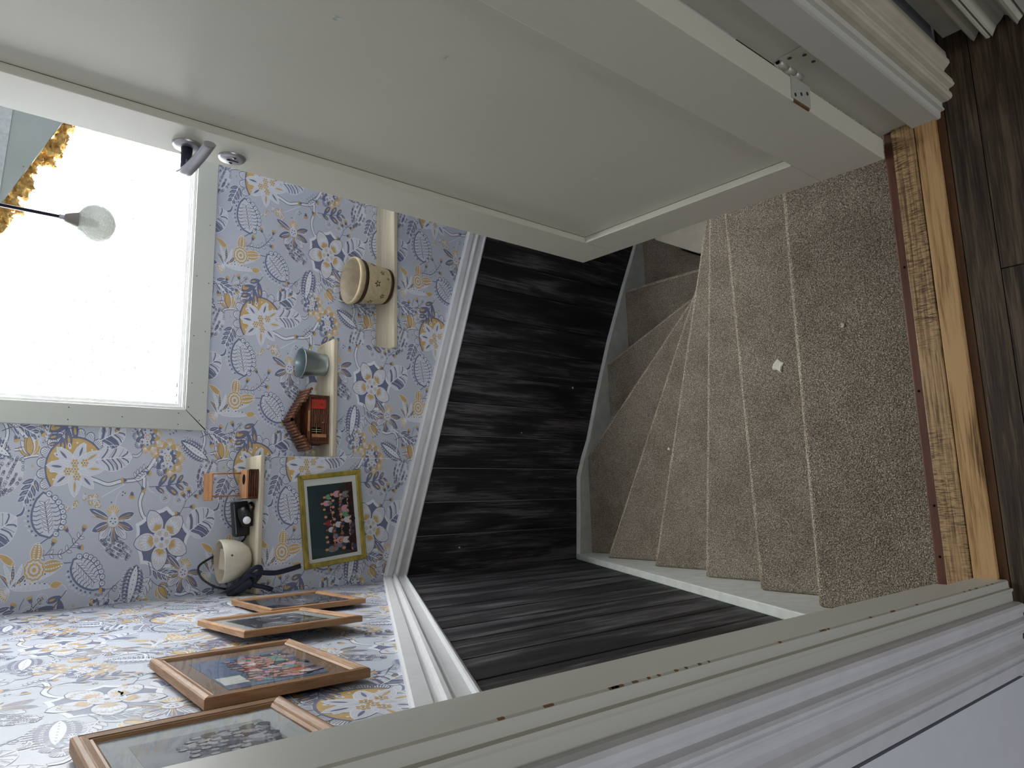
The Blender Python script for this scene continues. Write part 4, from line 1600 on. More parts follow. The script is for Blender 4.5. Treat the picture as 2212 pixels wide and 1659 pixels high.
left_regs = [[(0.505, dly(0.505)), (YFW - 0.001, dly(YFW)), (YFW - 0.001, 0.545), (0.505, 0.545 if dly(0.505) < 0.545 else dly(0.505) + 0.0005)],
             [(0.505, dly(0.505) + 0.0005), (YFW - 0.001, 0.545), (YFW - 0.001, ZTOP), (0.505, ZTOP)],
             [(YFW - 0.001, 0.546), (YU - 0.001, 0.546), (YU - 0.001, ZTOP), (YFW - 0.001, ZTOP)]]
nt += lay_paper(wall_left, left3, (0.985, 0.868), 0.545, 0.555, left_regs)
# visible paper seams
MB().box((0.1712, YFW - 0.0012, 0.03), (0.1732, YFW - 0.0001, 0.545)).build('paper_seam', 'p_white', wall_far)
MB().box((0.6155, YFW - 0.0009, -0.17), (0.6162, YFW - 0.0001, 0.281)).build('paper_seam', 'p_pale', wall_far)


# ================================================================== LEDGE BOARDS
def ledge(x0, x1, z0, z1, label, yfr=2.410):
    m_ = MB()
    m_.box((x0, yfr, z0), (x1, YU - 0.0005, z1))
    o = m_.build('ledge_board', 'pine', bevel=0.004, segs=3)
    return tag(o, label, 'shelf', 'pine ledge boards stepping down the far wall')


ZC, ZB_, ZA = 0.562, 0.301, 0.045
ledge(XLW + 0.001, 0.175, 0.5455, ZC, 'highest pine ledge board in the corner, under the cream bowl')
ledge(0.1725, 0.621, 0.2815, ZB_, 'middle pine ledge board carrying the zinc bucket and toy log cabin')
ledge(0.6175, XEND - 0.001, 0.0265, ZA, 'lowest pine ledge board under the star-patterned plant pot')
m_ = MB().tube([(0.1735, 2.425, 0.53), (0.1740, 2.404, 0.531)], 0.0022, 8)
tag(m_.build('nail', 'rust'), 'rusty nail sticking out below the highest ledge board', 'nail')

# ================================================================== THINGS ON THE LEDGES
# ---- plant pot with bands and stars
cx, cy, cz = 0.884, 2.466, ZA + 0.0002
pot = tag(empty('plant_pot', (cx, cy, cz)), 'cream plant pot with dark bands and stars on the lowest ledge', 'plant pot')
pr = lambda z: 0.0705 + (0.094 - 0.0705) * (z / 0.165)
MB().lathe([(0.0, 0.0), (0.067, 0.0), (0.0705, 0.004), (pr(0.06), 0.06), (pr(0.12), 0.12), (0.0908, 0.145), (0.0945, 0.150), (0.0965, 0.158), (0.0945, 0.166), (0.0905, 0.167)], (cx, cy, cz), seg=48).build('body', 'terracotta', pot)
MB().lathe([(0.0905, 0.167), (0.0880, 0.162), (0.083, 0.11), (0.067, 0.02), (0.0, 0.018)], (cx, cy, cz), seg=48).build('inside', 'pot_inside', pot)
for za, zb in ((0.006, 0.019), (0.126, 0.141)):
    MB().lathe([(pr(za) - 0.001, za - 0.001), (pr(za) + 0.0012, za), (pr(zb) + 0.0012, zb), (pr(zb) - 0.001, zb + 0.001)], (cx, cy, cz), seg=48).build('band', 'pot_band', pot)
for a_, z_, r_ in ((-105, 0.085, 0.016), (-70, 0.062, 0.012), (-140, 0.05, 0.013), (-45, 0.095, 0.014), (-85, 0.036, 0.008), (-165, 0.09, 0.015)):
    a_ = radians(a_)
    R_ = pr(z_) + 0.0009
    e1, e2 = Vector((-sin(a_), cos(a_), 0)), Vector((0.14 * cos(a_), 0.14 * sin(a_), 1)).normalized()
    c_ = Vector((cx + R_ * cos(a_), cy + R_ * sin(a_), cz + z_))
    out = Vector((cos(a_), sin(a_), 0)) * 0.0008
    P = [tuple(c_ + out + e1 * (r_ * (1 if i % 2 == 0 else 0.42) * sin(pi * i / 5)) + e2 * (r_ * (1 if i % 2 == 0 else 0.42) * cos(pi * i / 5))) for i in range(10)]
    q = [tuple(c_ + out * 1.5 + (Vector(p) - c_ - out) * 0.55) for p in P]
    m_ = MB()
    m_.add(P + q, [(i, (i + 1) % 10, 10 + (i + 1) % 10, 10 + i) for i in range(10)])
    m_.build('star', 'pot_band', pot, recalc=False)

# ---- zinc bucket
cx, cy, cz = 0.530, 2.486, ZB_ + 0.0002
bk = tag(empty('zinc_bucket', (cx, cy, cz)), 'small empty zinc bucket on the middle ledge', 'bucket')
MB().lathe([(0.0, 0.002), (0.040, 0.0), (0.042, 0.002), (0.0425, 0.008), (0.0405, 0.011), (0.0425, 0.014), (0.0418, 0.02), (0.0555, 0.096)], (cx, cy, cz), seg=40).build('shell', 'zinc', bk)
MB().lathe([(0.0550, 0.096), (0.0412, 0.02), (0.0405, 0.006), (0.0, 0.0055)], (cx, cy, cz), seg=40).build('inside', 'zinc', bk)
MB().lathe([(0.0553, 0.0945), (0.0575, 0.0955), (0.0575, 0.0985), (0.0553, 0.0992), (0.0545, 0.097), (0.0553, 0.0945)], (cx, cy, cz), seg=40).build('rim', 'metal', bk)

# ---- toy log cabin
hx0, hx1, hy0, hy1, hz = 0.228, 0.398, 2.441, 2.520, ZB_ + 0.0002
cab = tag(empty('toy_log_cabin', ((hx0 + hx1) / 2, (hy0 + hy1) / 2, hz)), 'toy log cabin of dark sticks with a red plate', 'toy house')
LR = 0.0046
nl = 9
wt = hz + nl * 2 * LR * 0.95


def log(m_, a, b, r=LR, seg=8):
    m_.tube([a, b], r, seg)


m_ = MB()
for k in range(nl):
    z = hz + LR + k * 2 * LR * 0.95
    log(m_, (hx0 - 0.006, hy0, z), (hx1 + 0.006, hy0, z))
m_.build('front_wall', 'toy_wood', cab)
m_ = MB()
for k in range(nl):
    z = hz + LR + k * 2 * LR * 0.95
    log(m_, (hx0 - 0.006, hy1, z), (hx1 + 0.006, hy1, z))
m_.build('back_wall', 'toy_dark', cab)
for x in (hx0, hx1):
    m_ = MB()
    for k in range(nl):
        z = hz + LR * 1.6 + k * 2 * LR * 0.95
        log(m_, (x, hy0 - 0.006, z), (x, hy1 + 0.006, z))
    m_.build('side_wall', 'toy_dark', cab)
MB().box((hx0, hy0, hz), (hx1, hy1, hz + 0.006)).build('base', 'toy_dark', cab)
MB().box((hx0 + 0.004, hy0 - 0.002, wt - 0.003), (hx1 - 0.004, hy1, wt + 0.001)).build('loft_floor', 'toy_dark', cab)
MB().box((hx0 + 0.04, hy0 - 0.0065, wt - 0.003), (hx1 - 0.055, hy0 - 0.004, wt + 0.0035)).build('sill', 'toy_pale', cab)
rx, rz = 0.309, wt + 0.058
for sg, xe in ((1, 0.424), (-1, 0.204)):
    m_ = MB()
    ns = 11
    ze = wt - 0.003
    for k in range(ns):
        t = k / (ns - 1)
        x = rx + (xe - rx) * t
        z = rz + (ze - rz) * t
        ya = hy0 - 0.014 if t > 0.52 else hy0 + 0.014
        log(m_, (x, ya, z), (x, hy1 + 0.018, z), 0.0058)
    m_.build('roof_slope', 'toy_wood', cab)
MB().prism([(hx0 + 0.004, hy1 + 0.004, wt), (hx1 - 0.004, hy1 + 0.004, wt), (rx, hy1 + 0.004, rz - 0.004)], (0, 0.003, 0)).build('gable', 'toy_dark', cab)
d_ = MB().box((0.297, hy0 - 0.0065, hz + 0.006), (0.331, hy0 - 0.0035, wt - 0.016)).build('cabin_door', 'toy_dark', cab)
m_ = MB()
for k in range(5):
    z = hz + 0.009 + k * 0.0105
    m_.box((0.2985, hy0 - 0.0085, z), (0.3295, hy0 - 0.0065, z + 0.009))
m_.build('door_boards', 'toy_wood', d_)
MB().lathe([(0.0, 0.003), (0.0016, 0.002), (0.0018, 0.0)], (0.300, hy0 - 0.0085, hz + 0.028), (0, -1, 0), 10).build('door_knob', 'cream_line', d_)
w_ = MB().box((0.259, hy0 - 0.0062, hz + 0.033), (0.282, hy0 - 0.0040, wt - 0.010)).build('cabin_window', 'black', cab)
m_ = MB()
for x in (0.2666, 0.2743):
    m_.box((x - 0.0006, hy0 - 0.0070, hz + 0.033), (x + 0.0006, hy0 - 0.0062, wt - 0.010))
zc_ = (hz + 0.033 + wt - 0.010) / 2
m_.box((0.259, hy0 - 0.0070, zc_ - 0.0006), (0.282, hy0 - 0.0062, zc_ + 0.0006))
m_.build('glazing_bars', 'cream_line', w_)
MB().box((0.246, hy0 - 0.0068, hz + 0.012), (0.258, hy0 - 0.0040, wt - 0.012)).build('shutter', 'toy_pale', cab)
r_ = MB().box((0.352, hy0 - 0.0066, hz + 0.018), (0.386, hy0 - 0.0045, wt - 0.008)).build('red_plate', 'red', cab)
m_ = MB()
yy = hy0 - 0.0069
zt_ = wt - 0.012
m_.box((0.356, yy, zt_ - 0.006), (0.382, yy + 0.0003, zt_ - 0.0015))
for k, (a, b) in enumerate(((0.360, 0.379), (0.358, 0.377), (0.362, 0.380), (0.359, 0.374))):
    m_.box((a, yy, zt_ - 0.012 - k * 0.004), (b, yy + 0.0003, zt_ - 0.0105 - k * 0.004))
for k in range(3):
    m_.prism([(0.369 - 0.006 + k * 0.001, yy, zt_ - 0.040 + k * 0.004), (0.369 + 0.006 - k * 0.001, yy, zt_ - 0.040 + k * 0.004), (0.369, yy, zt_ - 0.033 + k * 0.0035)], (0, 0.0003, 0))
m_.build('plate_print', 'grime', r_)

# ---- toy wishing well
wx0, wx1, wy0, wy1, wz = 0.030, 0.121, 2.424, 2.492, ZC + 0.0002
well = tag(empty('toy_well', ((wx0 + wx1) / 2, (wy0 + wy1) / 2, wz)), 'toy wooden well with two posts and a small flat roof', 'toy')
m_ = MB()
for k in range(4):
    z = wz + 0.0042 + k * 0.0078
    for y in (wy0, wy1):
        log(m_, (wx0 - 0.005, y, z), (wx1 + 0.005, y, z), 0.0041)
    for x in (wx0, wx1):
        log(m_, (x, wy0 - 0.005, z + 0.003), (x, wy1 + 0.005, z + 0.003), 0.0041)
m_.box((wx0, wy0, wz), (wx1, wy1, wz + 0.028))
m_.build('log_base', 'toy_dark', well)
t_ = MB().box((wx0 - 0.003, wy0 - 0.004, wz + 0.0335), (wx1 + 0.003, wy1 + 0.004, wz + 0.0405)).build('top_slab', 'toy_pale', well, bevel=0.001)
MB().disc((0.092, wy0 + 0.026, wz + 0.0408), (1, 0, 0), (0, 1, 0), 0.018, 0.015, n=24).build('hole', 'black', t_)
for x in (wx0 + 0.008, wx1 - 0.006):
    MB().tube([(x, 2.484, wz + 0.039), (x - 0.002, 2.482, wz + 0.146)], 0.0028, 10).build('post', 'toy_pale', well)
c0, c1 = (wx0 - 0.008, 2.462, wz + 0.143), (wx1 - 0.008, 2.503, wz + 0.1465)
m_ = MB()
m_.hexa([(c0[0], c0[1], c0[2] - 0.006), (c1[0], c0[1], c0[2] - 0.006), (c1[0], c1[1], c1[2] + 0.006), (c0[0], c1[1], c1[2] + 0.006)], [(c0[0], c0[1], c0[2] - 0.001), (c1[0], c0[1], c0[2] - 0.001), (c1[0], c1[1], c1[2] + 0.011), (c0[0], c1[1], c1[2] + 0.011)])
m_.build('roof_plate', 'toy_pale', well, bevel=0.001)

# ---- black lamp/sensor unit
sn = tag(empty('motion_sensor_light', (-0.045, 2.49, ZC)), 'black plastic sensor light with a round white lens', 'sensor light')
z = ZC + 0.0003
a = [(0.020, 2.500, z + 0.006), (-0.100, 2.490, z + 0.0005), (-0.104, 2.490, z + 0.050), (0.016, 2.500, z + 0.060)]
b = [(p[0], p[1] + 0.034, p[2]) for p in a]
MB().hexa(a, b).build('housing', 'black_plastic', sn, bevel=0.006, segs=3)
m_ = MB()
m_.hexa([(0.008, 2.4995, z + 0.0535), (-0.094, 2.4905, z + 0.0440), (-0.094, 2.4905, z + 0.0470), (0.008, 2.4995, z + 0.0565)], [(0.008, 2.505, z + 0.0535), (-0.094, 2.496, z + 0.0440), (-0.094, 2.496, z + 0.0470), (0.008, 2.505, z + 0.0565)])
m_.build('light_strip', 'strip', sn)
hd = MB().tube([(-0.004, 2.476, z + 0.031), (-0.030, 2.470, z + 0.024), (-0.070, 2.466, z + 0.0165)], [0.020, 0.024, 0.0165], 20).build('sensor_head', 'black_plastic', sn)
MB().lathe([(0.013, 0.0), (0.0125, 0.004), (0.009, 0.008), (0.0, 0.010)], (-0.047, 2.4465, z + 0.0265), (-0.05, -0.9, 0.35), 20).build('lens', 'lens', hd)
MB().tube([(0.012, 2.462, z + 0.011), (0.000, 2.455, z + 0.010), (-0.022, 2.455, z + 0.011)], [0.008, 0.0105, 0.006], 14).build('swivel', 'black_plastic', sn)
MB().lathe([(0.0, 0.0012), (0.0035, 0.001), (0.004, 0.0)], (-0.003, 2.4455, z + 0.0135), (0, -0.95, 0.3), 10).build('screw', 'toy_pale', sn)

# ---- cream bowl
bc = Vector((-0.1765, 2.478, ZC + 0.0018))
ax = Vector((-0.045, 0.03, 1)).normalized()
bowl = tag(empty('stoneware_bowl', tuple(bc)), 'deep cream stoneware bowl in the corner of the highest ledge', 'bowl')
MB().lathe([(0.0, 0.0), (0.026, 0.0005), (0.042, 0.008), (0.058, 0.028), (0.067, 0.052), (0.0715, 0.078), (0.0725, 0.097), (0.0715, 0.1005), (0.0690, 0.1005)], tuple(bc), tuple(ax), 44).build('shell', 'ceramic', bowl)
MB().lathe([(0.0690, 0.1005), (0.0675, 0.097), (0.066, 0.070), (0.056, 0.034), (0.030, 0.014), (0.0, 0.012)], tuple(bc), tuple(ax), 44).build('inside', 'pot_inside', bowl)
MB().lathe([(0.0, 0.0008), (0.0032, 0.0006), (0.0036, 0.0)], tuple(bc + Vector((0.018, -0.0675, 0.0800))), (0.2, -1, 0.05), 10).build('drain_hole', 'grime', bowl)
m_ = MB()
m_.hexa([tuple(bc + Vector(p)) for p in ((-0.040, -0.036, 0.060), (0.030, -0.020, 0.060), (0.036, 0.036, 0.084), (-0.030, 0.030, 0.090))], [tuple(bc + Vector(p)) for p in ((-0.040, -0.036, 0.064), (0.030, -0.020, 0.064), (0.036, 0.036, 0.088), (-0.030, 0.030, 0.094))])
m_.hexa([tuple(bc + Vector(p)) for p in ((-0.044, -0.034, 0.040), (0.010, -0.046, 0.040), (0.014, -0.044, 0.080), (-0.042, -0.030, 0.082))], [tuple(bc + Vector(p)) for p in ((-0.042, -0.030, 0.040), (0.012, -0.042, 0.040), (0.016, -0.040, 0.080), (-0.040, -0.026, 0.082))])
tag(m_.build('folded_paper', 'pot_inside'), 'folded paper lying inside the cream bowl', 'paper')

# ---- cable and strap
cb = spline([(-0.095, 2.512, ZC + 0.006), (-0.118, 2.548, ZC + 0.004), (-0.140, 2.558, ZC + 0.04), (-0.168, 2.559, ZC + 0.100), (-0.196, 2.548, ZC + 0.148), (-0.228, 2.505, ZC + 0.152), (-0.254, 2.478, ZC + 0.126), (-0.268, 2.468, ZC + 0.095), (-0.276, 2.480, ZC + 0.05), (-0.278, 2.505, ZC + 0.0045)], 6)
tag(MB().tube(cb, 0.0036, 10).build('cable', 'black_plastic'), 'black cable looping behind the cream bowl', 'cable')


def ribbon(pts, w, th, n=6):
    P = [Vector(p) for p in spline(pts, n)]
    rings = []
    for i, p in enumerate(P):
        d = (P[min(i + 1, len(P) - 1)] - P[max(i - 1, 0)]).normalized()
        s_ = d.cross(Vector((0, -1, 0.25))).normalized()
        nn_ = s_.cross(d).normalized()
        rings.append([tuple(p + s_ * a_ + nn_ * b_) for a_, b_ in ((-w, -th * .4), (-w * .6, th), (w * .6, th), (w, -th * .4), (w * .6, -th), (-w * .6, -th))])
    return MB().loft(rings)


st = tag(empty('leather_strap', (-0.235, 2.41, ZC)), 'navy leather strap bundled by the bowl and hanging down', 'strap')
ribbon([(-0.240, 2.424, ZC + 0.020), (-0.228, 2.408, ZC + 0.014), (-0.221, 2.400, ZC - 0.006), (-0.226, 2.400, ZC - 0.060), (-0.218, 2.404, ZC - 0.115), (-0.2105, 2.408, ZC - 0.152)], 0.0085, 0.0018).build('hanging_end', 'navy_leather', st)
ribbon([(-0.272, 2.452, ZC + 0.060), (-0.254, 2.428, ZC + 0.052), (-0.226, 2.408, ZC + 0.036), (-0.204, 2.399, ZC + 0.012), (-0.204, 2.399, ZC - 0.008), (-0.226, 2.402, ZC - 0.010), (-0.250, 2.410, ZC + 0.006), (-0.272, 2.430, ZC + 0.02)], 0.0075, 0.0018).build('loop', 'navy_leather', st)
ribbon([(-0.276, 2.446, ZC + 0.084), (-0.264, 2.428, ZC + 0.066), (-0.244, 2.412, ZC + 0.046), (-0.226, 2.403, ZC + 0.024), (-0.236, 2.404, ZC + 0.006), (-0.262, 2.414, ZC + 0.010)], 0.0085, 0.002).build('loop', 'navy_leather', st)
ribbon([(-0.252, 2.414, ZC + 0.022), (-0.262, 2.406, ZC + 0.004), (-0.268, 2.399, ZC - 0.020), (-0.280, 2.398, ZC - 0.052)], 0.0075, 0.0018).build('short_end', 'navy_leather', st)
m_ = MB()
m_.tube(spline([(-0.285, 2.46, ZC + 0.072), (-0.272, 2.436, ZC + 0.050), (-0.256, 2.420, ZC + 0.030), (-0.246, 2.414, ZC + 0.014)], 5), 0.0165, 12)
m_.build('bundle', 'navy_leather', st)

# ================================================================== PICTURES
PEOPLE = {}


def people_mats():
    out = []
    for nm, c in (('skin', (206, 150, 122)), ('skin_deep', (150, 100, 78)), ('hair_dark', (40, 30, 26)), ('hair_brown', (96, 66, 44)), ('shirt_white', (206, 200, 202)), ('shirt_black', (30, 30, 34)), ('shirt_red', (150, 50, 52)), ('shirt_blue', (70, 100, 150)),
                  ('shirt_green', (104, 160, 124)), ('shirt_pink', (204, 150, 160)), ('shirt_grey', (128, 124, 132)), ('denim', (60, 70, 98)), ('shirt_teal', (90, 150, 150)), ('shirt_orange', (186, 110, 70))):
        out.append(plain('photo_' + nm, srgb(*c), 0.6, 0.2, var=0.12, vscale=200))
    return out


PM = people_mats()
PG = [plain('grey_photo_%d' % i, srgb(v, v, v + 4), 0.6, 0.2, var=0.1, vscale=200) for i, v in enumerate((172, 140, 70, 96, 190, 60, 110, 84, 150, 176, 120, 80, 130, 140))]


def crowd(O, E1, E2, EN, w, h, rows, per, seed, colours, head):
    """class photograph: rows of sitters, heads, hair and clothes as flat print"""
    rr = random.Random(seed)
    m_ = MB()
    O, E1, E2, EN = Vector(O), Vector(E1), Vector(E2), Vector(EN)
    lay = 0.0003
    for r in range(rows):
        zc = h * (0.66 - 0.36 * r / max(1, rows - 1))
        for k in range(per):
            x = w * (0.10 + 0.80 * (k + (0.5 if r % 2 else 0.1) + rr.gauss(0, 0.1)) / per)
            z_ = zc + rr.gauss(0, 0.02) * h
            hr = head * (0.9 + 0.07 * r) * rr.uniform(0.92, 1.08)
            c = O + E1 * x + E2 * z_ + EN * lay
            sh = rr.choice(colours)
            m_.disc(c - E2 * hr * 3.0, E1, E2, hr * 1.75, hr * 2.3, 14, sh)
            m_.disc(c - E2 * hr * 5.2 + EN * 0.00003, E1, E2, hr * 1.4, hr * 1.6, 12, rr.choice([5, 11, 5, 10]))
            for sg in (-1, 1):
                m_.disc(c - E2 * hr * 4.3 + E1 * sg * hr * 1.0 + EN * 0.00006, (E1 * 0.9 - E2 * sg * 0.4), (E2 * 0.9 + E1 * sg * 0.4), hr * 0.9, hr * 0.35, 8, rr.choice([0, 0, 1]))
            m_.disc(c + E2 * hr * 0.25 + EN * 0.00008, E1, E2, hr * 0.98, hr * 1.15, 12, rr.choice([2, 3, 2, 3, 3]))
            m_.disc(c + EN * 0.00012, E1, E2, hr * 0.72, hr * 0.95, 12, rr.choice([0, 0, 0, 1]))
            lay += 0.00002
    return m_


def framed(name, label, cat, cen, e1, e2, en, w, h, fw, fd, mats, mount, mw, photo, group, seed, rows, per, colours, head, pal, extras=None, slats=True):
    """e1: right, e2: up, en: out of the wall; cen: centre of the frame's back"""
    e1, e2, en, cen = Vector(e1), Vector(e2), Vector(en), Vector(cen)
    T_ = lambda u, v, t: tuple(cen + e1 * u + e2 * v + en * t)
    root = tag(empty(name, T_(0, -h / 2, 0)), label, cat, group)
    prof = [(0, 0), (0, fd * 0.8), (fw * 0.10, fd * 0.92), (fw * 0.30, fd), (fw * 0.34, fd * 0.93), (fw * 0.40, fd * 0.98), (fw * 0.70, fd * 0.86), (fw * 0.74, fd * 0.78), (fw * 0.86, fd * 0.80), (fw, fd * 0.62), (fw, 0)]
    if not slats:
        prof = [(0, 0), (0, fd * 0.85), (fw * 0.15, fd), (fw * 0.8, fd), (fw, fd * 0.7), (fw, 0)]
    W2, H2 = w / 2, h / 2
    g = 0.0003
    for k, (a, b, mt) in enumerate((((-W2, H2), (W2, H2), mats[1]), ((W2, H2), (W2, -H2), mats[0]), ((W2, -H2), (-W2, -H2), mats[1]), ((-W2, -H2), (-W2, H2), mats[0]))):
        d = (Vector((b[0] - a[0], b[1] - a[1]))).normalized()
        n_ = Vector((d.y, -d.x))
        rings = []
        for s_, (px_, py_) in ((1, a), (-1, b)):
            rings.append([T_(px_ + n_.x * q + d.x * (q + g) * s_, py_ + n_.y * q + d.y * (q + g) * s_, t) for q, t in prof])
        m_ = MB()
        m_.loft(rings, True, True, 0, False)
        m_.build('frame_side', mt, root)
    iw, ih = W2 - fw, H2 - fw
    t0 = fd * 0.50

    def plate(u0, u1, v0, v1, ta, tb, nm, mt, par):
        return MB().hexa([T_(u0, v0, ta), T_(u1, v0, ta), T_(u1, v1, ta), T_(u0, v1, ta)], [T_(u0, v0, tb), T_(u1, v0, tb), T_(u1, v1, tb), T_(u0, v1, tb)]).build(nm, mt, par)

    plate(-iw - 0.002, iw + 0.002, -ih - 0.002, ih + 0.002, fd * 0.1, t0, 'mount', mount, root)
    u0, u1, v0, v1 = -iw + mw[0], iw - mw[1], -ih + mw[2], ih - mw[3]
    ph = plate(u0, u1, v0, v1, t0 - 0.0005, t0 + 0.0006, 'photograph', photo, root)
    if extras:
        extras(T_, u0, u1, v0, v1, t0 + 0.0007, ph)
    crowd(T_(u0, v0, t0 + 0.0007), e1, e2, en, u1 - u0, v1 - v0, rows, per, seed, colours, head).build('people', pal, ph, recalc=False)['kind'] = 'stuff'
    plate(-iw, iw, -ih, ih, t0 + 0.0024, t0 + 0.0030, 'glass', 'pic_glass', root)
    return root


M['photo_teal'] = plain('photo_backdrop_teal', srgb(38, 56, 62), 0.6, 0.2, var=0.2, vscale=12)
M['photo_floor'] = plain('photo_floor_dark_red', srgb(58, 26, 26), 0.6, 0.2, var=0.2, vscale=30)
M['photo_stage'] = plain('photo_stage_dark', srgb(52, 50, 48), 0.6, 0.2, var=0.2, vscale=60)
M['photo_blue'] = plain('photo_backdrop_blue', srgb(86, 104, 134), 0.6, 0.2, var=0.3, vscale=16)
M['photo_grey'] = plain('photo_backdrop_grey', srgb(150, 154, 158), 0.6, 0.2, var=0.2, vscale=20)
M['photo_dark'] = plain('photo_backdrop_dark', srgb(70, 70, 78), 0.6, 0.2, var=0.3, vscale=20)
M['mat_grey'] = plain('grey_mount_card', srgb(188, 194, 194), 0.7, 0.2, var=0.02)


def gold_extra(T_, u0, u1, v0, v1, t, par):
    q = lambda a, b, c, d, t_: [T_(a, c, t_), T_(b, c, t_), T_(b, d, t_), T_(a, d, t_)]
    MB().add(q(u0, u1, v0, v0 + (v1 - v0) * 0.14, t), [(0, 1, 2, 3)]).build('photo_floor', 'photo_floor', par, recalc=False)
    MB().add(q(u0, u1, v0 + (v1 - v0) * 0.14, v0 + (v1 - v0) * 0.34, t), [(0, 1, 2, 3)]).build('photo_stage', 'photo_stage', par, recalc=False)


ra = radians(5.8)
framed('picture_frame', 'thin gold frame hanging crooked on the far wall, with class photograph', 'picture', (-0.050, YFW - 0.0006, 0.287), (cos(ra), 0, sin(ra)), (-sin(ra), 0, cos(ra)), (0, -1, 0), 0.332, 0.239, 0.0175, 0.016,
       ('gold_frame', 'gold_frame'), 'mat_white', (0.013, 0.024, 0.016, 0.012), 'photo_teal', 'pictures in the stairwell', 11, 3, 9, [4, 5, 5, 6, 7, 8, 9, 10, 12, 5], 0.0068, PM, gold_extra, slats=False)


def note_extra(T_, u0, u1, v0, v1, t, par):
    h_ = v1 - v0
    q = [T_(u0 + 0.03, v1 - h_ * 0.26, t), T_(u0 + 0.085, v1 - h_ * 0.26, t), T_(u0 + 0.085, v1 - h_ * 0.02, t), T_(u0 + 0.03, v1 - h_ * 0.02, t)]
    MB().add(q, [(0, 1, 2, 3)]).build('name_board', 'mat_white', par, recalc=False)


LE1, LE2, LEN = Vector((0, 1, 0)), Vector((0, 0, 1)), Vector((1, 0, 0))


def tilted(lean, roll):
    """frame on the left wall: lean forward at the top, roll in its plane"""
    e1 = LE1 * cos(roll) + LE2 * sin(roll)
    e2 = LE2 * cos(roll) - LE1 * sin(roll)
    e2 = (e2 * cos(lean) + LEN * sin(lean)).normalized()
    return e1, e2, e1.cross(e2)


FW = ('frame_wood', 'frame_wood_y')
G4 = 'oak framed school photographs on the left wall'


def facing(yaw, roll=0.0, lean=0.0):
    """frame on the left wall: yaw about the vertical, roll in its own plane, lean forward at the top"""
    e1 = Vector((-sin(yaw), cos(yaw), 0))
    e2 = Vector((sin(lean), 0, cos(lean)))
    e1, e2 = e1 * cos(roll) + e2 * sin(roll), e2 * cos(roll) - e1 * sin(roll)
    return e1, e2, e1.cross(e2)


framed('picture_frame', 'oak frame nearest the doorway, with pale mount and grey photograph', 'picture', (-0.2865, 0.860, 1.117), *facing(0), 0.346, 0.258, 0.024, 0.019, FW, 'mat_grey', (0.040, 0.040, 0.028, 0.028), 'photo_grey', G4, 21, 4, 13, list(range(14)), 0.0056, PG)
framed('picture_frame', 'oak frame with brown mount, second from the doorway on the left wall', 'picture', (-0.2865, 1.277, 0.943), *facing(0), 0.353, 0.263, 0.022, 0.017, FW, 'mat_brown', (0.03, 0.045, 0.028, 0.028), 'photo_blue', G4, 22, 4, 10, [4, 5, 6, 7, 8, 9, 10, 12, 13, 9], 0.0066, PM, note_extra)
framed('picture_frame', 'oak frame standing off the left wall, third from the doorway', 'picture', (-0.2775, 1.692, 0.752), *facing(0.048), 0.350, 0.268, 0.020, 0.015, FW, 'mat_grey', (0.04, 0.04, 0.03, 0.03), 'photo_dark', G4, 23, 3, 9, [4, 5, 7, 10, 10, 11], 0.0066, PG)
framed('picture_frame', 'oak frame on the left wall closest to the corner, below the strap', 'picture', (-0.2862, 2.041, 0.566), *facing(0.02), 0.336, 0.273, 0.018, 0.015, FW, 'photo_dark', (0.03, 0.03, 0.02, 0.02), 'photo_dark', G4, 24, 3, 9, [4, 5, 5, 7, 10, 11], 0.0066, PG)

# ================================================================== LAMP, BOARD WITH MINERAL WOOL
gx, gy, gz = 0.7565, 2.05, 1.143
lamp = tag(empty('pendant_lamp', (gx, gy, gz)), 'glass globe pendant lamp hanging in front of the window', 'lamp')
MB().tube([(gx, gy, 1.219), (gx, gy, ZTOP - 0.03)], 0.0048, 12).build('rod', 'dark_metal', lamp)
MB().lathe([(0.05, 0.0), (0.05, -0.02), (0.03, -0.03), (0.0, -0.03)], (gx, gy, ZTOP - 0.0005), seg=28).build('ceiling_rose', 'lamp_cap', lamp)
MB().lathe([(0.0, 0.0), (0.0065, 0.0), (0.0072, 0.004), (0.0065, 0.008), (0.0072, 0.011), (0.0065, 0.0145), (0.0, 0.0145)], (gx, gy, 1.2125), seg=16).build('screw_collar', 'metal', lamp)
MB().lathe([(0.0, 0.036), (0.010, 0.0355), (0.0125, 0.030), (0.0215, 0.004), (0.0215, 0.0), (0.0, 0.0)], (gx, gy, 1.179), seg=24).build('cap', 'lamp_cap', lamp)
prof = []
for i in range(3, 25):
    a = pi * i / 24
    prof.append((0.0495 * sin(a), 0.0455 * cos(a)))
MB().lathe(prof, (gx, gy, gz), seg=40).build('globe', 'globe', lamp)
b_ = MB().lathe([(0.0, 0.030), (0.011, 0.030), (0.0125, 0.012), (0.011, 0.0), (0.010, -0.008), (0.0, -0.012)], (gx, gy, gz + 0.004), seg=18).build('bulb', 'lamp_cap', lamp)

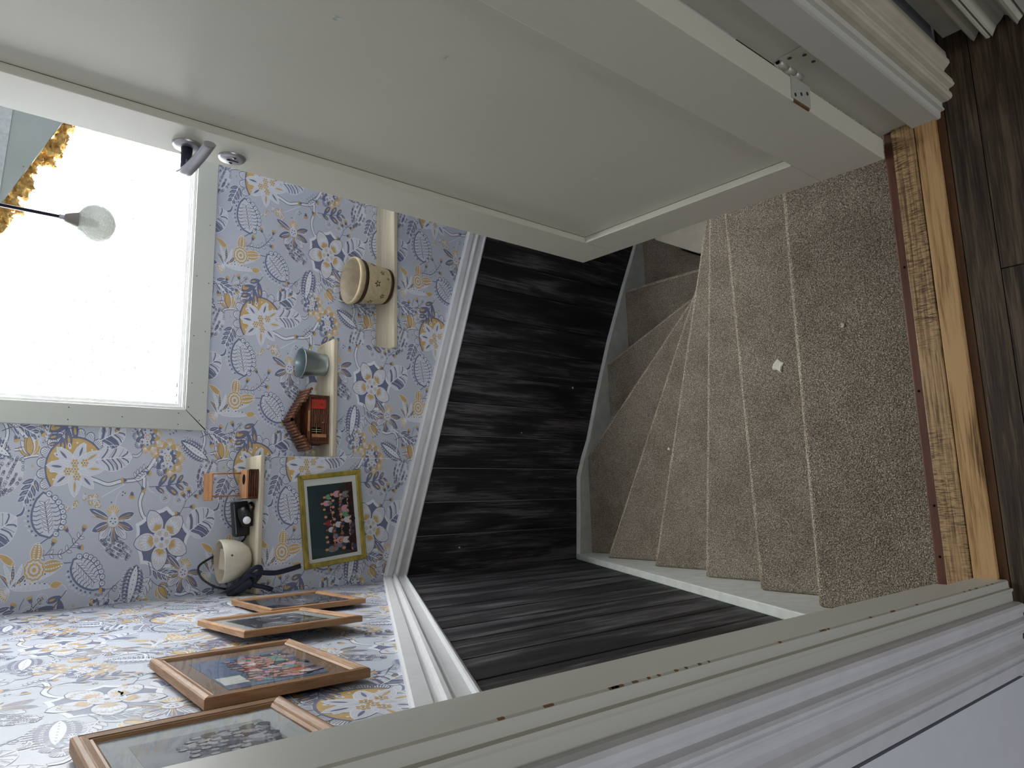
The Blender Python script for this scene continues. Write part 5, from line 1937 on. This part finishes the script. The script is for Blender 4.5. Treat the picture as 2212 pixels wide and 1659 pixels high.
# board hanging askew below the ceiling, mineral wool bulging out behind its lower edge
hb = tag(empty('ceiling_board', (1.0, 2.30, 1.2)), 'grey white board hanging askew before the window, edged with mineral wool', 'board')
P1, P2 = Vector((1.30, 2.30, 1.1525)), Vector((0.60, 2.30, 1.4535))
dirv = (P2 - P1).normalized()
up = Vector((-dirv.z, 0, dirv.x)) * -1
if up.z < 0:
    up = -up
Q2 = Vector((0.86, 2.30, 1.372))
bp_ = [tuple(P1), tuple(P2), (0.60, 2.30, 1.62), (0.70, 2.30, 1.62), (1.145, 2.30, 1.338), (1.30, 2.30, 1.32)]
bp_ = [tuple(P1), tuple(P2), (0.60, 2.30, 1.56), (0.887, 2.30, 1.350 + 0.0), (1.143, 2.30, 1.340), (1.30, 2.30, 1.334)]
MB().prism(bp_, (0, 0.014, 0)).build('board', 'board', hb, bevel=0.001, segs=1)
MB().prism([(1.30, 2.296, 1.334), (1.143, 2.296, 1.340), (0.887, 2.296, 1.350), (0.60, 2.296, 1.56), (0.60, 2.296, 2.39), (1.30, 2.296, 2.39)], (0, 0.018, 0)).build('textured_sheet', 'textured', hb)
rr = random.Random(9)
m_ = MB()
L_ = (P2 - P1).length
for k in range(120):
    t = rr.random()
    env = 0.014 + 0.028 * (0.5 + 0.5 * sin(t * 21 + 1.0)) * (0.35 + 1.1 * t)
    c = P1 + (P2 - P1) * t - up * rr.uniform(-0.01, env) + Vector((0, rr.uniform(0.020, 0.075), 0))
    r0 = rr.uniform(0.010, 0.022)
    rings = []
    ph = [rr.uniform(0, 6.28) for _ in range(4)]
    for i in range(1, 8):
        a = pi * i / 8
        rings.append([tuple(c + Vector((sin(a) * cos(b), sin(a) * sin(b), cos(a) * 0.8)) * r0 * (1 + 0.32 * sin(3 * a + ph[0] + b) + 0.25 * sin(5 * b + ph[1]) + 0.15 * sin(9 * b + ph[2] + 4 * a))) for b in [2 * pi * j / 12 for j in range(12)]])
    m_.loft(rings, True, True, 0, True)
w = m_.build('mineral_wool', 'wool', hb)
w['kind'] = 'stuff'

# ================================================================== LITTER
def scrap(name, x, y, z, r, mat, label, seed, flat=0.35, group=None, cat='scrap'):
    rr = random.Random(seed)
    m_ = MB()
    n = 9
    top = []
    bot = []
    for i in range(n):
        a = 2 * pi * i / n
        q = r * rr.uniform(0.55, 1.25)
        bot.append((x + q * cos(a), y + q * sin(a), z + rr.uniform(0, 0.002)))
        top.append((x + q * 0.75 * cos(a), y + q * 0.75 * sin(a), z + r * flat * rr.uniform(0.6, 1.4)))
    m_.loft([bot, top], True, True, 0, False)
    o = m_.build(name, mat)
    return tag(o, label, cat, group)


zz = lambda k: Z0 - RISE * k
scrap('paper_scrap', 0.342, 0.977, zz(1) + 0.0005, 0.021, 'paper_scrap', 'torn white paper scrap lying on the second carpeted step', 12, 0.18)
scrap('plaster_crumb', 0.372, 0.715, zz(0) + 0.0005, 0.006, 'paper_scrap', 'pale plaster crumb on the top carpeted step', 5, 0.5, cat='crumb')
scrap('plaster_crumb', 0.185, 1.765, zz(4) + 0.0005, 0.006, 'paper_scrap', 'white plaster crumb on a narrow winder step', 6, 0.5, cat='crumb')
scrap('plaster_crumb', 0.142, 1.655, zz(4) + 0.0005, 0.005, 'lens', 'bright white speck beside a winder nosing', 7, 0.5, cat='crumb')
# fly on the left wall paper
f_ = MB()
f_.tube([(XLW + 0.0032, 1.3155, 1.1405), (XLW + 0.0036, 1.312, 1.1425), (XLW + 0.0032, 1.3075, 1.144)], [0.0013, 0.0021, 0.0013], 8)
f_.add([(XLW + 0.004, 1.314, 1.1415), (XLW + 0.0075, 1.316, 1.147), (XLW + 0.0065, 1.311, 1.149), (XLW + 0.004, 1.310, 1.1435)], [(0, 1, 2, 3)])
tag(f_.build('house_fly', 'black'), 'small black fly on the left wallpaper', 'insect')
